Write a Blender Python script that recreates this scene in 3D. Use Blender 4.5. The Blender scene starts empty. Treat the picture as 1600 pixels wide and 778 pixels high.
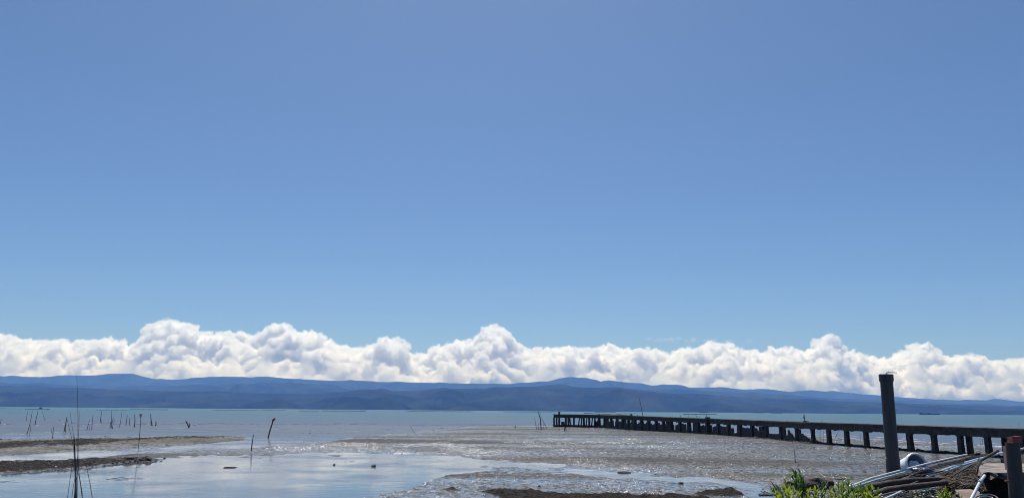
import bpy, bmesh, math, random
import numpy as np
from mathutils import Vector, Matrix
random.seed(7); np.random.seed(7)
R = math.radians
scene = bpy.context.scene

# ---------------------------------------------------------------- camera
CH = 3.0                       # eye height above the mud flat
F = 1232.0                     # focal length in photograph pixels (1600 wide)
HY, SL = 641.1, 0.0081         # horizon row at the centre, and its slope
PITCH = math.atan((HY - 389.0) / F)
ROLL = math.atan(SL)
cam = bpy.data.cameras.new('camera')
cam.sensor_width = 36.0
cam.lens = 36.0 * F / 1600.0
cam.clip_start = 0.1; cam.clip_end = 200000.0
camo = bpy.data.objects.new('camera', cam); scene.collection.objects.link(camo)
RC = Matrix.Rotation(R(90) + PITCH, 3, 'X') @ Matrix.Rotation(ROLL, 3, 'Z')
camo.matrix_world = Matrix.Translation((0, 0, CH)) @ RC.to_4x4()
scene.camera = camo
RCI = RC.inverted()

def ray(px, py):
    return RC @ Vector(((px - 800) / F, (389 - py) / F, -1.0))
def at(px, py, z=0.0):
    """the place of height z seen at a pixel of the photograph"""
    d = ray(px, py); t = (z - CH) / d.z
    return Vector((d.x * t, d.y * t, z))
def atd(px, py, y):
    """the place at distance y seen at a pixel of the photograph"""
    d = ray(px, py); t = y / d.y
    return Vector((d.x * t, y, CH + d.z * t))
WL = [(0, 636.7), (335, 637.0), (600, 638.3), (800, 638.9), (900, 639.6), (1000, 641.2), (1130, 643.3), (1350, 646), (1600, 649)]
def interp(pts, x):
    xs, ys = zip(*pts); return np.interp(x, xs, ys)
def far_y(px, py):
    """row of a thing near the horizon, measured from the water line"""
    return HY + SL * (px - 800) + (py - float(interp(WL, px)))

# ---------------------------------------------------------------- sky, sun, exposure
SUN_EL, SUN_AZ = R(60), R(-4)          # azimuth from +Y towards +X
w = bpy.data.worlds.new('World'); scene.world = w; w.use_nodes = True
nt = w.node_tree; bg = nt.nodes['Background']
sky = nt.nodes.new('ShaderNodeTexSky'); sky.sky_type = 'NISHITA'; sky.sun_disc = False
sky.sun_elevation = SUN_EL; sky.sun_rotation = SUN_AZ
sky.air_density = 0.75; sky.dust_density = 0.8; sky.ozone_density = 3.0
tint = nt.nodes.new('ShaderNodeMix'); tint.data_type = 'RGBA'; tint.blend_type = 'MULTIPLY'; tint.inputs[0].default_value = 1.0
tint.inputs[7].default_value = (.665, .84, 1.0, 1)      # the camera's cooler, more saturated blue
nt.links.new(sky.outputs[0], tint.inputs[6]); nt.links.new(tint.outputs[2], bg.inputs['Color']); bg.inputs['Strength'].default_value = 0.0955
sd = bpy.data.lights.new('sun', 'SUN'); sd.energy = 5.0; sd.angle = R(0.5); sd.color = (1.0, 0.98, 0.955)
so = bpy.data.objects.new('sun', sd); scene.collection.objects.link(so)
sdir = Vector((math.sin(SUN_AZ) * math.cos(SUN_EL), math.cos(SUN_AZ) * math.cos(SUN_EL), math.sin(SUN_EL)))
so.rotation_euler = sdir.to_track_quat('Z', 'Y').to_euler()
so.location = (0, 0, 60)
vw = scene.view_settings
vw.view_transform = 'Standard'; vw.look = 'None'; vw.exposure = 0.0; vw.gamma = 1.0; vw.use_curve_mapping = False
cy = scene.cycles
cy.use_denoising = True; cy.pixel_filter_type = 'BLACKMAN_HARRIS'; cy.filter_width = 1.0
cy.max_bounces = 64; cy.diffuse_bounces = 3; cy.glossy_bounces = 3; cy.transmission_bounces = 4
cy.volume_bounces = 64; cy.transparent_max_bounces = 12
cy.sample_clamp_direct = 0; cy.sample_clamp_indirect = 8

# ---------------------------------------------------------------- helpers
def link(o, parent=None):
    scene.collection.objects.link(o)
    if parent is not None: o.parent = parent
    return o
def mesh_np(name, V, Fc, mats=(), smooth=False):
    V = np.asarray(V, dtype=np.float32); Fc = np.asarray(Fc, dtype=np.int32)
    me = bpy.data.meshes.new(name); k = Fc.shape[1]
    me.vertices.add(len(V)); me.vertices.foreach_set('co', V.ravel())
    me.loops.add(Fc.size); me.loops.foreach_set('vertex_index', Fc.ravel())
    me.polygons.add(len(Fc)); me.polygons.foreach_set('loop_start', np.arange(0, Fc.size, k, dtype=np.int32))
    me.update(calc_edges=True)
    if smooth: me.shade_smooth()
    for m in mats: me.materials.append(m)
    return me
def attr(me, name, a):
    at_ = me.attributes.new(name, 'FLOAT', 'POINT'); at_.data.foreach_set('value', np.asarray(a, dtype=np.float32).ravel())
def grid_faces(nr, nc):
    i = np.arange(nr - 1)[:, None] * nc + np.arange(nc - 1)[None]
    return np.stack([i, i + 1, i + 1 + nc, i + nc], -1).reshape(-1, 4)
def smooth(x):
    x = np.clip(x, 0, 1); return x * x * (3 - 2 * x)
def vnoise(x, y, seed=0):
    xi, yi = np.floor(x).astype(np.int64), np.floor(y).astype(np.int64)
    fx, fy = x - xi, y - yi
    def h(a, b):
        n = (a * 374761393 + b * 668265263 + seed * 1274126177) & 0xffffffff
        n = ((n ^ (n >> 13)) * 1274126177) & 0xffffffff
        return ((n ^ (n >> 16)) & 0xffff) / 65535.0
    u, v = fx * fx * (3 - 2 * fx), fy * fy * (3 - 2 * fy)
    return (h(xi, yi) * (1 - u) + h(xi + 1, yi) * u) * (1 - v) + (h(xi, yi + 1) * (1 - u) + h(xi + 1, yi + 1) * u) * v
def fbm(x, y, oct=4, seed=0, gain=.5):
    """about -1 .. 1"""
    a, s, t = 1.0, 0.0, 0.0
    for k in range(oct):
        s = s + a * (vnoise(x * 2 ** k + 17.3 * k, y * 2 ** k - 9.1 * k, seed + k) * 2 - 1); t += a; a *= gain
    return s / t * 1.6
def tag(o, label=None, cat=None, group=None, kind=None):
    if label: o['label'] = label
    if cat: o['category'] = cat
    if group: o['group'] = group
    if kind: o['kind'] = kind
    return o
def empty(name, loc, label, cat, group=None):
    o = bpy.data.objects.new(name, None); o.location = loc; o.empty_display_size = .2
    link(o); return tag(o, label, cat, group)

def new_mat(name, color=(.2, .2, .2), rough=.8, **kw):
    m = bpy.data.materials.new(name); m.use_nodes = True
    p = m.node_tree.nodes['Principled BSDF']
    p.inputs['Base Color'].default_value = (*color, 1); p.inputs['Roughness'].default_value = rough
    for k, v in kw.items(): p.inputs[k].default_value = v
    return m
def weathered(name, c1, c2, scale=3.0, rough=.8, bump=.3, bscale=20.0, stretch=(1, 1, 1), lo=.35, hi=.65, c3=None, dist=.02):
    """two (or three) colours broken up by noise, with fine relief"""
    m = new_mat(name, c1, rough); t = m.node_tree; N, L = t.nodes, t.links; p = N['Principled BSDF']
    tc = N.new('ShaderNodeTexCoord'); mp = N.new('ShaderNodeMapping'); mp.inputs['Scale'].default_value = stretch
    L.new(tc.outputs['Object'], mp.inputs[0])
    n = N.new('ShaderNodeTexNoise'); n.inputs['Scale'].default_value = scale; n.inputs['Detail'].default_value = 6; n.inputs['Roughness'].default_value = .65
    L.new(mp.outputs[0], n.inputs['Vector'])
    r = N.new('ShaderNodeValToRGB'); r.color_ramp.elements[0].position = lo; r.color_ramp.elements[1].position = hi
    r.color_ramp.elements[0].color = (*c1, 1); r.color_ramp.elements[1].color = (*c2, 1)
    if c3: e = r.color_ramp.elements.new(min(.98, hi + .12)); e.color = (*c3, 1)
    L.new(n.outputs['Fac'], r.inputs[0]); L.new(r.outputs[0], p.inputs['Base Color'])
    n2 = N.new('ShaderNodeTexNoise'); n2.inputs['Scale'].default_value = bscale; n2.inputs['Detail'].default_value = 4
    L.new(mp.outputs[0], n2.inputs['Vector'])
    b = N.new('ShaderNodeBump'); b.inputs['Strength'].default_value = bump; b.inputs['Distance'].default_value = dist
    L.new(n2.outputs['Fac'], b.inputs['Height']); L.new(b.outputs[0], p.inputs['Normal'])
    return m

class MB:
    """collects polygons; build() links them as one mesh object"""
    def __init__(s): s.v = []; s.f = []
    def box(s, a, b):
        x0, y0, z0 = a; x1, y1, z1 = b
        s.hexa([(x0, y0), (x1, y0), (x1, y1), (x0, y1)], z0, z1)
    def hexa(s, quad, z0, z1, top=None):
        """quad: four plan corners; z0/z1 heights, optional other top corners"""
        i = len(s.v); top = top or quad
        zs0 = z0 if hasattr(z0, '__len__') else [z0] * 4; zs1 = z1 if hasattr(z1, '__len__') else [z1] * 4
        s.v += [(q[0], q[1], z) for q, z in zip(quad, zs0)] + [(q[0], q[1], z) for q, z in zip(top, zs1)]
        s.f += [(i + 3, i + 2, i + 1, i), (i + 4, i + 5, i + 6, i + 7)] + [(i + k, i + (k + 1) % 4, i + 4 + (k + 1) % 4, i + 4 + k) for k in range(4)]
    def tube(s, pts, rad, n=8, cap=True):
        pts = [Vector(p) for p in pts]; i0 = len(s.v)
        rads = rad if hasattr(rad, '__len__') else [rad] * len(pts)
        for k, p in enumerate(pts):
            d = (pts[min(k + 1, len(pts) - 1)] - pts[max(k - 1, 0)]).normalized()
            u = d.cross(Vector((0, 0, 1)) if abs(d.z) < .9 else Vector((1, 0, 0))).normalized(); v = d.cross(u)
            for j in range(n):
                a = 2 * math.pi * j / n; s.v.append(tuple(p + (u * math.cos(a) + v * math.sin(a)) * rads[k]))
        for k in range(len(pts) - 1):
            for j in range(n):
                a, b = i0 + k * n + j, i0 + k * n + (j + 1) % n
                s.f.append((a, b, b + n, a + n))
        if cap:
            s.f.append(tuple(i0 + j for j in range(n))[::-1]); s.f.append(tuple(i0 + (len(pts) - 1) * n + j for j in range(n)))
    def prism(s, poly, nrm, th):
        """flat polygon (3-D points) given thickness along nrm"""
        i = len(s.v); n = len(poly); nrm = Vector(nrm)
        s.v += [tuple(Vector(p)) for p in poly] + [tuple(Vector(p) + nrm * th) for p in poly]
        s.f += [tuple(range(i, i + n))[::-1], tuple(range(i + n, i + 2 * n))] + [(i + k, i + (k + 1) % n, i + n + (k + 1) % n, i + n + k) for k in range(n)]
    def build(s, name, mat, parent=None, smooth=False, origin=None):
        o0 = Vector(origin) if origin is not None else Vector((0, 0, 0))
        me = bpy.data.meshes.new(name); me.from_pydata([tuple(Vector(v) - o0) for v in s.v], [], s.f); me.update()
        bm = bmesh.new(); bm.from_mesh(me); bmesh.ops.recalc_face_normals(bm, faces=bm.faces); bm.to_mesh(me); bm.free()
        if smooth: me.shade_smooth(); me.set_sharp_from_angle(angle=R(50))
        me.materials.append(mat)
        o = bpy.data.objects.new(name, me); o.location = o0; link(o)
        if parent is not None: o.parent = parent; o.location = o0 - parent.location
        return o
def ico(sub):
    bm = bmesh.new(); bmesh.ops.create_icosphere(bm, subdivisions=sub, radius=1.0)
    V = np.array([v.co[:] for v in bm.verts]); Fc = np.array([[v.index for v in f.verts] for f in bm.faces]); bm.free()
    return V, Fc
I1, I2, I3 = ico(1), ico(2), ico(3)

# ---------------------------------------------------------------- ground: one sheet of mud, sand bars and sea bed
SHORE = [(-900, 663), (480, 663), (860, 664.5), (1000, 668), (1150, 675), (1275, 682), (1380, 687), (1540, 696), (1600, 700), (1900, 720), (2600, 760)]
def project(X, Y, Z=0.0):
    d = np.stack([X, Y, Z - CH + 0 * X], -1) @ np.array(RCI.transposed())
    zz = np.where(d[..., 2] < -1e-6, -d[..., 2], 1e-6)
    return 800 + F * d[..., 0] / zz, 389 - F * d[..., 1] / zz
def poly_sd(poly, x, y, ysc=4.0):
    """signed distance (positive inside) to a polygon, rows stretched by ysc"""
    P = np.array(poly, float); P[:, 1] *= ysc; y = y * ysc
    best = np.full(x.shape, 1e9); ins = np.zeros(x.shape, bool)
    for k in range(len(P)):
        (ax, ay), (bx, by) = P[k], P[(k + 1) % len(P)]
        dx, dy = bx - ax, by - ay
        t = np.clip(((x - ax) * dx + (y - ay) * dy) / (dx * dx + dy * dy + 1e-9), 0, 1)
        best = np.minimum(best, np.hypot(x - ax - t * dx, y - ay - t * dy))
        c = ((ay > y) != (by > y)) & (x < (bx - ax) * (y - ay) / (by - ay + 1e-12) + ax); ins ^= c
    return np.where(ins, best, -best)
BAR1 = [(-500, 681), (0, 684), (100, 684.5), (200, 682.5), (300, 681), (370, 682), (392, 685), (330, 692), (240, 699), (120, 706), (0, 712), (-500, 735)]
STRIP1 = [(-500, 689), (0, 690.5), (60, 691), (120, 688), (200, 685.5), (300, 683), (360, 682.5), (350, 684.5), (260, 686.5), (190, 690), (130, 697.5), (70, 698), (0, 702), (-500, 715)]
BAR2 = [(170, 720), (180, 713), (300, 703.5), (400, 698), (470, 692), (540, 690), (600, 692), (560, 703), (470, 708), (330, 711), (240, 716)]
BAR3 = [(-500, 718), (0, 722), (30, 720), (100, 719), (170, 716), (215, 715), (256, 718.5), (240, 721), (150, 731), (60, 739), (0, 743), (-500, 775)]
FLAT = [(430, 708), (470, 702), (520, 690), (560, 682), (640, 675), (740, 666), (860, 664), (1000, 667), (1150, 674), (1275, 680), (1380, 685), (1540, 694), (1900, 716), (3000, 800), (3000, 1600), (1330, 1600), (1215, 765), (1190, 756), (1080, 746), (1000, 739), (870, 724), (760, 718), (690, 712), (560, 706)]
WEED = [(752, 768), (790, 765), (850, 769), (900, 770.5), (950, 769), (1000, 773), (1060, 772), (1115, 776), (1130, 800), (800, 800), (775, 776)]
WEED2 = [(1086, 770), (1110, 764.5), (1135, 761), (1158, 766), (1168, 770), (1140, 773), (1100, 773.5)]
WEED3 = [(702, 767), (715, 764.5), (732, 766.5), (722, 769), (706, 769)]
PIER_SHADE = [(1225, 689.5), (1268, 690.4), (1353, 697.6), (1420, 702.8), (1500, 708.2), (1600, 715.2), (1700, 722), (1700, 726), (1600, 718.6), (1500, 711.2), (1420, 705.9), (1353, 700.6), (1268, 693.6), (1225, 691)]  # deck shadow painted dark on the ground under the pier, with rubble relief
ISLE = [(344, 728.5), (355, 726.6), (374, 727.2), (376, 729.5), (352, 730.2)]
ISLE2 = [(150, 748), (175, 745), (215, 747), (212, 751), (160, 752)]
SPECK = [(560, 779), (600, 766), (640, 762), (700, 741), (790, 731), (880, 736), (960, 744), (1060, 752), (1180, 764), (1210, 790), (1000, 1000), (500, 1000)]
def ground(X, Y):
    px, py = project(X, Y)
    ok = Y > 2.0
    px = np.where(ok, px, 800); py = np.where(ok, py, 5000)
    Yc = np.maximum(Y, 1)
    # wobble the outlines in the world
    wx = px + 12 * fbm(X / 2.1, Y / 5.0, 4, 11) * np.minimum(40 / Yc, 1.5); wy = py + 3.6 * fbm(X / 2.3, Y / 6.0, 4, 12) * np.clip(40 / Yc, .25, 1.0)
    big = fbm(X / 7, Y / 12, 4, 1); med = fbm(X / 1.3, Y / 2.0, 4, 2, .6); fine = fbm(X / .28, Y / .35, 3, 3)
    lvl = np.full(X.shape, -1.0)
    f = poly_sd(FLAT, wx, wy); lvl = np.maximum(lvl, np.clip(f / 14, -1, 1))
    sp = poly_sd(SPECK, wx, wy); spk = np.clip(sp / 12, -1, 1)
    lvl = np.maximum(lvl, spk * .12 - (1 - spk) * .5 * (spk < 0))
    b1 = np.clip(poly_sd(BAR1, wx, wy) / 8, -1, 1); b2 = np.clip(poly_sd(BAR2, wx, wy) / 8, -1, 1)
    b3 = np.clip(poly_sd(BAR3, wx, wy) / 8, -1, 1); s1 = np.clip(poly_sd(STRIP1, wx, wy) / 5 + .55 * med, -1, 1)
    lvl = np.maximum(np.maximum(lvl, b1), np.maximum(b2 * .45, b3))
    wd = np.maximum(np.maximum(poly_sd(WEED, wx, wy, 3), poly_sd(WEED2, wx, wy, 3)), poly_sd(WEED3, wx, wy, 3)) / 7
    isl = poly_sd(ISLE, wx, wy) / 6; lvl = np.maximum(lvl, np.clip(poly_sd(ISLE2, wx, wy) / 14, -1, .25))
    wd = np.clip(np.maximum(wd, isl * .7), -1, 1); pier_shade = smooth(poly_sd(PIER_SHADE, wx, py + .3 * (wy - py), 3) / 5 + .2 + .4 * med)
    flatmask = np.clip(lvl, 0, 1)
    h = 0.030 * lvl + 0.012 * big + 0.014 * med * (lvl > -.9) + 0.022 * np.maximum(fine, -.1) * smooth((lvl + .6) / .8)
    # the flat keeps shallow wet patches, wider and more of them towards its lower edge
    inner = smooth(f / 30); h = h + inner * (.012 * fbm(X / 2.2, Y / 3.5, 3, 31) + .008)
    h = h + smooth(b1) * (.030 + .022 * med + .02 * np.maximum(fine, 0))
    rub = np.maximum(smooth(b3), smooth(s1 * 1.6) * .7)
    lump = np.abs(fbm(X / .33, Y / .33, 4, 5, .6))
    h = h + rub * (.05 + .16 * lump * (.6 + .4 * big)) 
    wds = smooth(wd * 1.2 + .1); h = h + pier_shade * (.05 + .10 * np.abs(fine)); h = h + wds * (.04 + .12 * np.abs(fbm(X / .6, Y / .45, 5, 6, .65)) + .02 * big)
    # sea bed
    sh = np.interp(px, *zip(*SHORE)); out = smooth((sh - py) / 3.0); out = np.where(Y > 2, out, 0)
    h = h * (1 - out) - .10 * out - 1.1 * smooth((Y - 200) / 600)
    # land behind the viewer
    h = np.where(Y < -6, h + 1.35 * smooth((-6 - Y) / 3), h)
    brk = np.clip(.75 + 1.3 * fbm(X / .55, Y / 1.4, 3, 71), 0, 1)
    weed = np.maximum(np.maximum(smooth(b3 * 1.5 - .5 + .3 * med), smooth(s1 * 1.8) * brk), wds); weed = np.maximum(weed, pier_shade); weed = np.maximum(weed, smooth(b1 * 2) * np.clip(fbm(X / .8, Y / 1.2, 4, 72) * 2.2 - 1.0, 0, .8))  # the painted deck shadow is merged into the weed mask
    sand = np.clip(np.maximum(smooth(b1) * (1 - smooth(s1)), .40 * smooth(b2)) * (.78 + .45 * med), 0, 1)
    # drier, paler rim of the flat above the pools, and a belt in front of the pier
    rimy = np.interp(px, [560, 760, 870, 1000, 1080, 1190, 1215, 1500], [706, 718, 724, 739, 746, 756, 762, 775]) - py
    sand = np.maximum(sand, .35 * smooth(f / 4) * (1 - smooth((rimy - 6) / 14)) * (px > 700))
    return h, sand, weed * smooth(wd * 0 + 1), np.where(smooth(b3) > .05, 1.0, 0.0)
az_in = np.linspace(-37.5, 37.5, 860); az_out = np.concatenate([np.linspace(38.5, 180, 34)])
az = np.radians(np.concatenate([-az_out[::-1], az_in, az_out]))
rr = np.concatenate([np.linspace(.6, 17, 22)[:-1], np.geomspace(17, 24, 14)[:-1], np.geomspace(24, 230, 560)[:-1], np.geomspace(230, 60000, 30)])
A, RR = np.meshgrid(az, rr); X, Y = np.sin(A) * RR, np.cos(A) * RR
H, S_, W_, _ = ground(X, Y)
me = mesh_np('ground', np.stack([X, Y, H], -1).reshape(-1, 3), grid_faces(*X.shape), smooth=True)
attr(me, 'sand', S_); attr(me, 'weed', W_)  # the weed layer also carries the painted deck shadow

def mud_material():
    m = new_mat('wet_mud'); t = m.node_tree; N, L = t.nodes, t.links; p = N['Principled BSDF']
    tc = N.new('ShaderNodeTexCoord')
    def noise_(scale, det=5, rough=.6):
        n = N.new('ShaderNodeTexNoise'); n.inputs['Scale'].default_value = scale; n.inputs['Detail'].default_value = det; n.inputs['Roughness'].default_value = rough
        L.new(tc.outputs['Object'], n.inputs['Vector']); return n
    def ramp(src, stops):
        r = N.new('ShaderNodeValToRGB'); e = r.color_ramp.elements
        while len(e) < len(stops): e.new(.5)
        for k, (pos, c) in enumerate(stops): e[k].position = pos; e[k].color = (*c, 1) if len(c) == 3 else c
        L.new(src, r.inputs[0]); return r.outputs[0]
    def mix(fac, a, b):
        x = N.new('ShaderNodeMix'); x.data_type = 'RGBA'
        (L.new(fac, x.inputs[0]) if not isinstance(fac, float) else x.inputs[0].__setattr__('default_value', fac))
        L.new(a, x.inputs[6]); L.new(b, x.inputs[7]); return x.outputs[2]
    sa = N.new('ShaderNodeAttribute'); sa.attribute_name = 'sand'; we = N.new('ShaderNodeAttribute'); we.attribute_name = 'weed'
    n1, n2, n3 = noise_(.6), noise_(5, 6, .7), noise_(1.7, 9, .75)
    mud = ramp(n3.outputs[0], [(.3, (.032, .033, .035)), (.5, (.072, .068, .063)), (.72, (.155, .143, .128))])
    sand = ramp(n2.outputs[0], [(.25, (.085, .08, .07)), (.5, (.16, .148, .125)), (.8, (.26, .24, .205))])
    weed = ramp(n2.outputs[0], [(.3, (.010, .009, .008)), (.5, (.026, .022, .018)), (.62, (.05, .042, .034)), (.8, (.12, .105, .085))])
    c = mix(sa.outputs['Fac'], mud, sand); c = mix(we.outputs['Fac'], c, weed); L.new(c, p.inputs['Base Color'])  # the weed colour also paints the deck shadow under the pier
    ge = N.new('ShaderNodeNewGeometry'); sx = N.new('ShaderNodeSeparateXYZ'); L.new(ge.outputs['Position'], sx.inputs[0])
    def rng_(src, a, b, c_, d):
        q = N.new('ShaderNodeMapRange'); q.inputs[1].default_value = a; q.inputs[2].default_value = b; q.inputs[3].default_value = c_; q.inputs[4].default_value = d
        L.new(src, q.inputs[0]); return q.outputs[0]
    def mth(op, a, b, c_=None):
        q = N.new('ShaderNodeMath'); q.operation = op; q.use_clamp = op in ('ADD', 'MULTIPLY')
        for i, v in enumerate((a, b) if c_ is None else (a, b, c_)):
            if isinstance(v, (int, float)): q.inputs[i].default_value = v
            else: L.new(v, q.inputs[i])
        return q.outputs[0]
    # films of water lie in the hollows: patches of every size, fewer where the ground is raised
    mp = N.new('ShaderNodeMapping'); mp.inputs['Scale'].default_value = (1.0, .5, 1.0); L.new(tc.outputs['Object'], mp.inputs[0])
    fl = N.new('ShaderNodeTexNoise'); fl.inputs['Scale'].default_value = 2.6; fl.inputs['Detail'].default_value = 9; fl.inputs['Roughness'].default_value = .78; L.new(mp.outputs[0], fl.inputs['Vector'])
    big = noise_(.13, 3, .5)
    low = rng_(sx.outputs[2], .0, .11, .05, -.17)
    v = mth('ADD', fl.outputs[0], low); v = mth('MULTIPLY_ADD', big.outputs[0], .22, v); v = mth('SUBTRACT', v, .11)
    mb_ = N.new('ShaderNodeMapping'); mb_.inputs['Scale'].default_value = (.018, .11, 1.0); L.new(tc.outputs['Object'], mb_.inputs[0])
    band = N.new('ShaderNodeTexNoise'); band.inputs['Scale'].default_value = 1.0; band.inputs['Detail'].default_value = 4; L.new(mb_.outputs[0], band.inputs['Vector'])
    v = mth('MULTIPLY_ADD', band.outputs[0], .36, v); v = mth('SUBTRACT', v, .18)
    film = rng_(v, .505, .55, 0, 1)
    dry = mth('MAXIMUM', sa.outputs['Fac'], we.outputs['Fac']); film = mth('MULTIPLY', film, rng_(dry, .1, .8, 1, .12))
    L.new(film, p.inputs['Coat Weight']); p.inputs['Coat IOR'].default_value = 1.45; p.inputs['Coat Roughness'].default_value = .10
    # wet lumps that glint where they tip towards the sun
    gl = N.new('ShaderNodeTexNoise'); gl.inputs['Scale'].default_value = 4.0; gl.inputs['Detail'].default_value = 6; gl.inputs['Roughness'].default_value = .8; L.new(mp.outputs[0], gl.inputs['Vector'])
    gm = rng_(gl.outputs[0], .47, .51, 0, 1); gm = mth('MULTIPLY', gm, rng_(we.outputs['Fac'], 0, .5, 1, 0)); gm = mth('MULTIPLY', gm, rng_(band.outputs[0], .40, .55, .25, 1)); gm = mth('MULTIPLY', gm, rng_(sx.outputs[2], .03, .14, 1, .15))
    L.new(rng_(gm, 0, 1, .85, .27), p.inputs['Roughness']); L.new(rng_(gm, 0, 1, .05, .9), p.inputs['Specular IOR Level'])
    b1 = N.new('ShaderNodeBump'); b1.inputs['Strength'].default_value = 1.0; b1.inputs['Distance'].default_value = .26
    b2 = N.new('ShaderNodeBump'); b2.inputs['Strength'].default_value = .8; b2.inputs['Distance'].default_value = .02
    nb1, nb2 = noise_(5, 4, .6), noise_(24, 3, .6)
    L.new(nb1.outputs[0], b1.inputs['Height']); L.new(nb2.outputs[0], b2.inputs['Height']); L.new(b1.outputs[0], b2.inputs['Normal']); L.new(b2.outputs[0], p.inputs['Normal'])
    # the film is nearly level but puckered: steep little faces catch the sun here and there
    b3 = N.new('ShaderNodeBump'); b3.inputs['Strength'].default_value = .35; b3.inputs['Distance'].default_value = .05
    nb3 = noise_(7, 4, .75); L.new(nb3.outputs[0], b3.inputs['Height']); L.new(b3.outputs[0], p.inputs['Coat Normal'])
    return m
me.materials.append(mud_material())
go = link(bpy.data.objects.new('ground', me)); tag(go, kind='structure')

# ---------------------------------------------------------------- water: the tidal pools and the open sea
def water_material(name, color, rough, waves):
    m = new_mat(name, color, rough, IOR=1.333); t = m.node_tree; N, L = t.nodes, t.links; p = N['Principled BSDF']
    tc = N.new('ShaderNodeTexCoord'); prev = None
    for sc, st, dist, sx in waves:
        mp = N.new('ShaderNodeMapping'); mp.inputs['Scale'].default_value = (sx, 1, 1); L.new(tc.outputs['Object'], mp.inputs[0])
        n = N.new('ShaderNodeTexNoise'); n.inputs['Scale'].default_value = sc; n.inputs['Detail'].default_value = 4; L.new(mp.outputs[0], n.inputs['Vector'])
        b = N.new('ShaderNodeBump'); b.inputs['Strength'].default_value = st; b.inputs['Distance'].default_value = dist
        L.new(n.outputs[0], b.inputs['Height'])
        if prev: L.new(prev, b.inputs['Normal'])
        prev = b.outputs[0]
    L.new(prev, p.inputs['Normal'])
    return m, N, L, p
pm, N, L, p = water_material('pool_water', (.07, .082, .10), .06, [(2.2, .35, .012, .5), (.3, .3, .02, .4)])
n = N.new('ShaderNodeTexNoise'); n.inputs['Scale'].default_value = .22; n.inputs['Detail'].default_value = 5
tc = N.new('ShaderNodeTexCoord'); L.new(tc.outputs['Object'], n.inputs['Vector'])
mr = N.new('ShaderNodeMapRange'); mr.inputs[1].default_value = .4; mr.inputs[2].default_value = .65; mr.inputs[3].default_value = .05; mr.inputs[4].default_value = .17
L.new(n.outputs[0], mr.inputs[0])
# farther out the wind ruffles the film of water
sx = N.new('ShaderNodeSeparateXYZ'); L.new(tc.outputs['Object'], sx.inputs[0]); m2_ = N.new('ShaderNodeMapRange'); m2_.inputs[1].default_value = 60; m2_.inputs[2].default_value = 105; m2_.inputs[3].default_value = 0; m2_.inputs[4].default_value = .3
L.new(sx.outputs[1], m2_.inputs[0]); ad = N.new('ShaderNodeMath'); ad.operation = 'ADD'; L.new(mr.outputs[0], ad.inputs[0]); L.new(m2_.outputs[0], ad.inputs[1]); L.new(ad.outputs[0], p.inputs['Roughness'])
xs = np.concatenate([np.linspace(-900, -100, 9), np.linspace(0, 1600, 65), np.linspace(1700, 2500, 9)])
def shore_pt(x):
    q = at(float(x), float(interp(SHORE, x)), 0); return q
line = [shore_pt(x) for x in xs]
V = [(q.x, q.y, 0.0) for q in line] + [(q.x * .05 + (q.x - line[0].x) / (line[-1].x - line[0].x) * 120 - 60, 2.0, 0.0) for q in line]
n_ = len(line)
Fc = [(i, i + n_, i + 1 + n_, i + 1) for i in range(n_ - 1)]
link(bpy.data.objects.new('pool_water', mesh_np('pool_water', V, Fc, [pm])))['kind'] = 'structure'
sm, N, L, p = water_material('sea_water', (.06, .13, .135), .28, [(.9, 1.0, .22, .45), (.12, .6, .5, .5)])
# turbid near the shore, clearer and greener off shore
tc = N.new('ShaderNodeTexCoord'); sx = N.new('ShaderNodeSeparateXYZ'); L.new(tc.outputs['Object'], sx.inputs[0])
mr = N.new('ShaderNodeMapRange'); mr.inputs[1].default_value = 150; mr.inputs[2].default_value = 420; L.new(sx.outputs[1], mr.inputs[0])
n = N.new('ShaderNodeTexNoise'); n.inputs['Scale'].default_value = .01; n.inputs['Detail'].default_value = 5
mp = N.new('ShaderNodeMapping'); mp.inputs['Scale'].default_value = (.3, 1, 1); L.new(tc.outputs['Object'], mp.inputs[0]); L.new(mp.outputs[0], n.inputs['Vector'])
ma = N.new('ShaderNodeMath'); ma.operation = 'MULTIPLY_ADD'; L.new(n.outputs[0], ma.inputs[0]); ma.inputs[1].default_value = 1.2; ma.inputs[2].default_value = -.6
mb = N.new('ShaderNodeMath'); mb.operation = 'ADD'; mb.use_clamp = True; L.new(mr.outputs[0], mb.inputs[0]); L.new(ma.outputs[0], mb.inputs[1])
cx = N.new('ShaderNodeMix'); cx.data_type = 'RGBA'; L.new(mb.outputs[0], cx.inputs[0]); cx.inputs[6].default_value = (.065, .07, .09, 1); cx.inputs[7].default_value = (.015, .080, .082, 1); p.inputs['Specular IOR Level'].default_value = .4
L.new(cx.outputs[2], p.inputs['Base Color'])
rows = [(0, 1.0)] + [(1, g) for g in np.geomspace(1.05, 400, 40)]
V = []
for k, g in rows:
    for q in line:
        d = Vector((q.x, q.y, 0)); V.append((d.x * g, d.y * g, 0.0))
link(bpy.data.objects.new('sea', mesh_np('sea', V, grid_faces(len(rows), n_), [sm])))['kind'] = 'structure'

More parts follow.
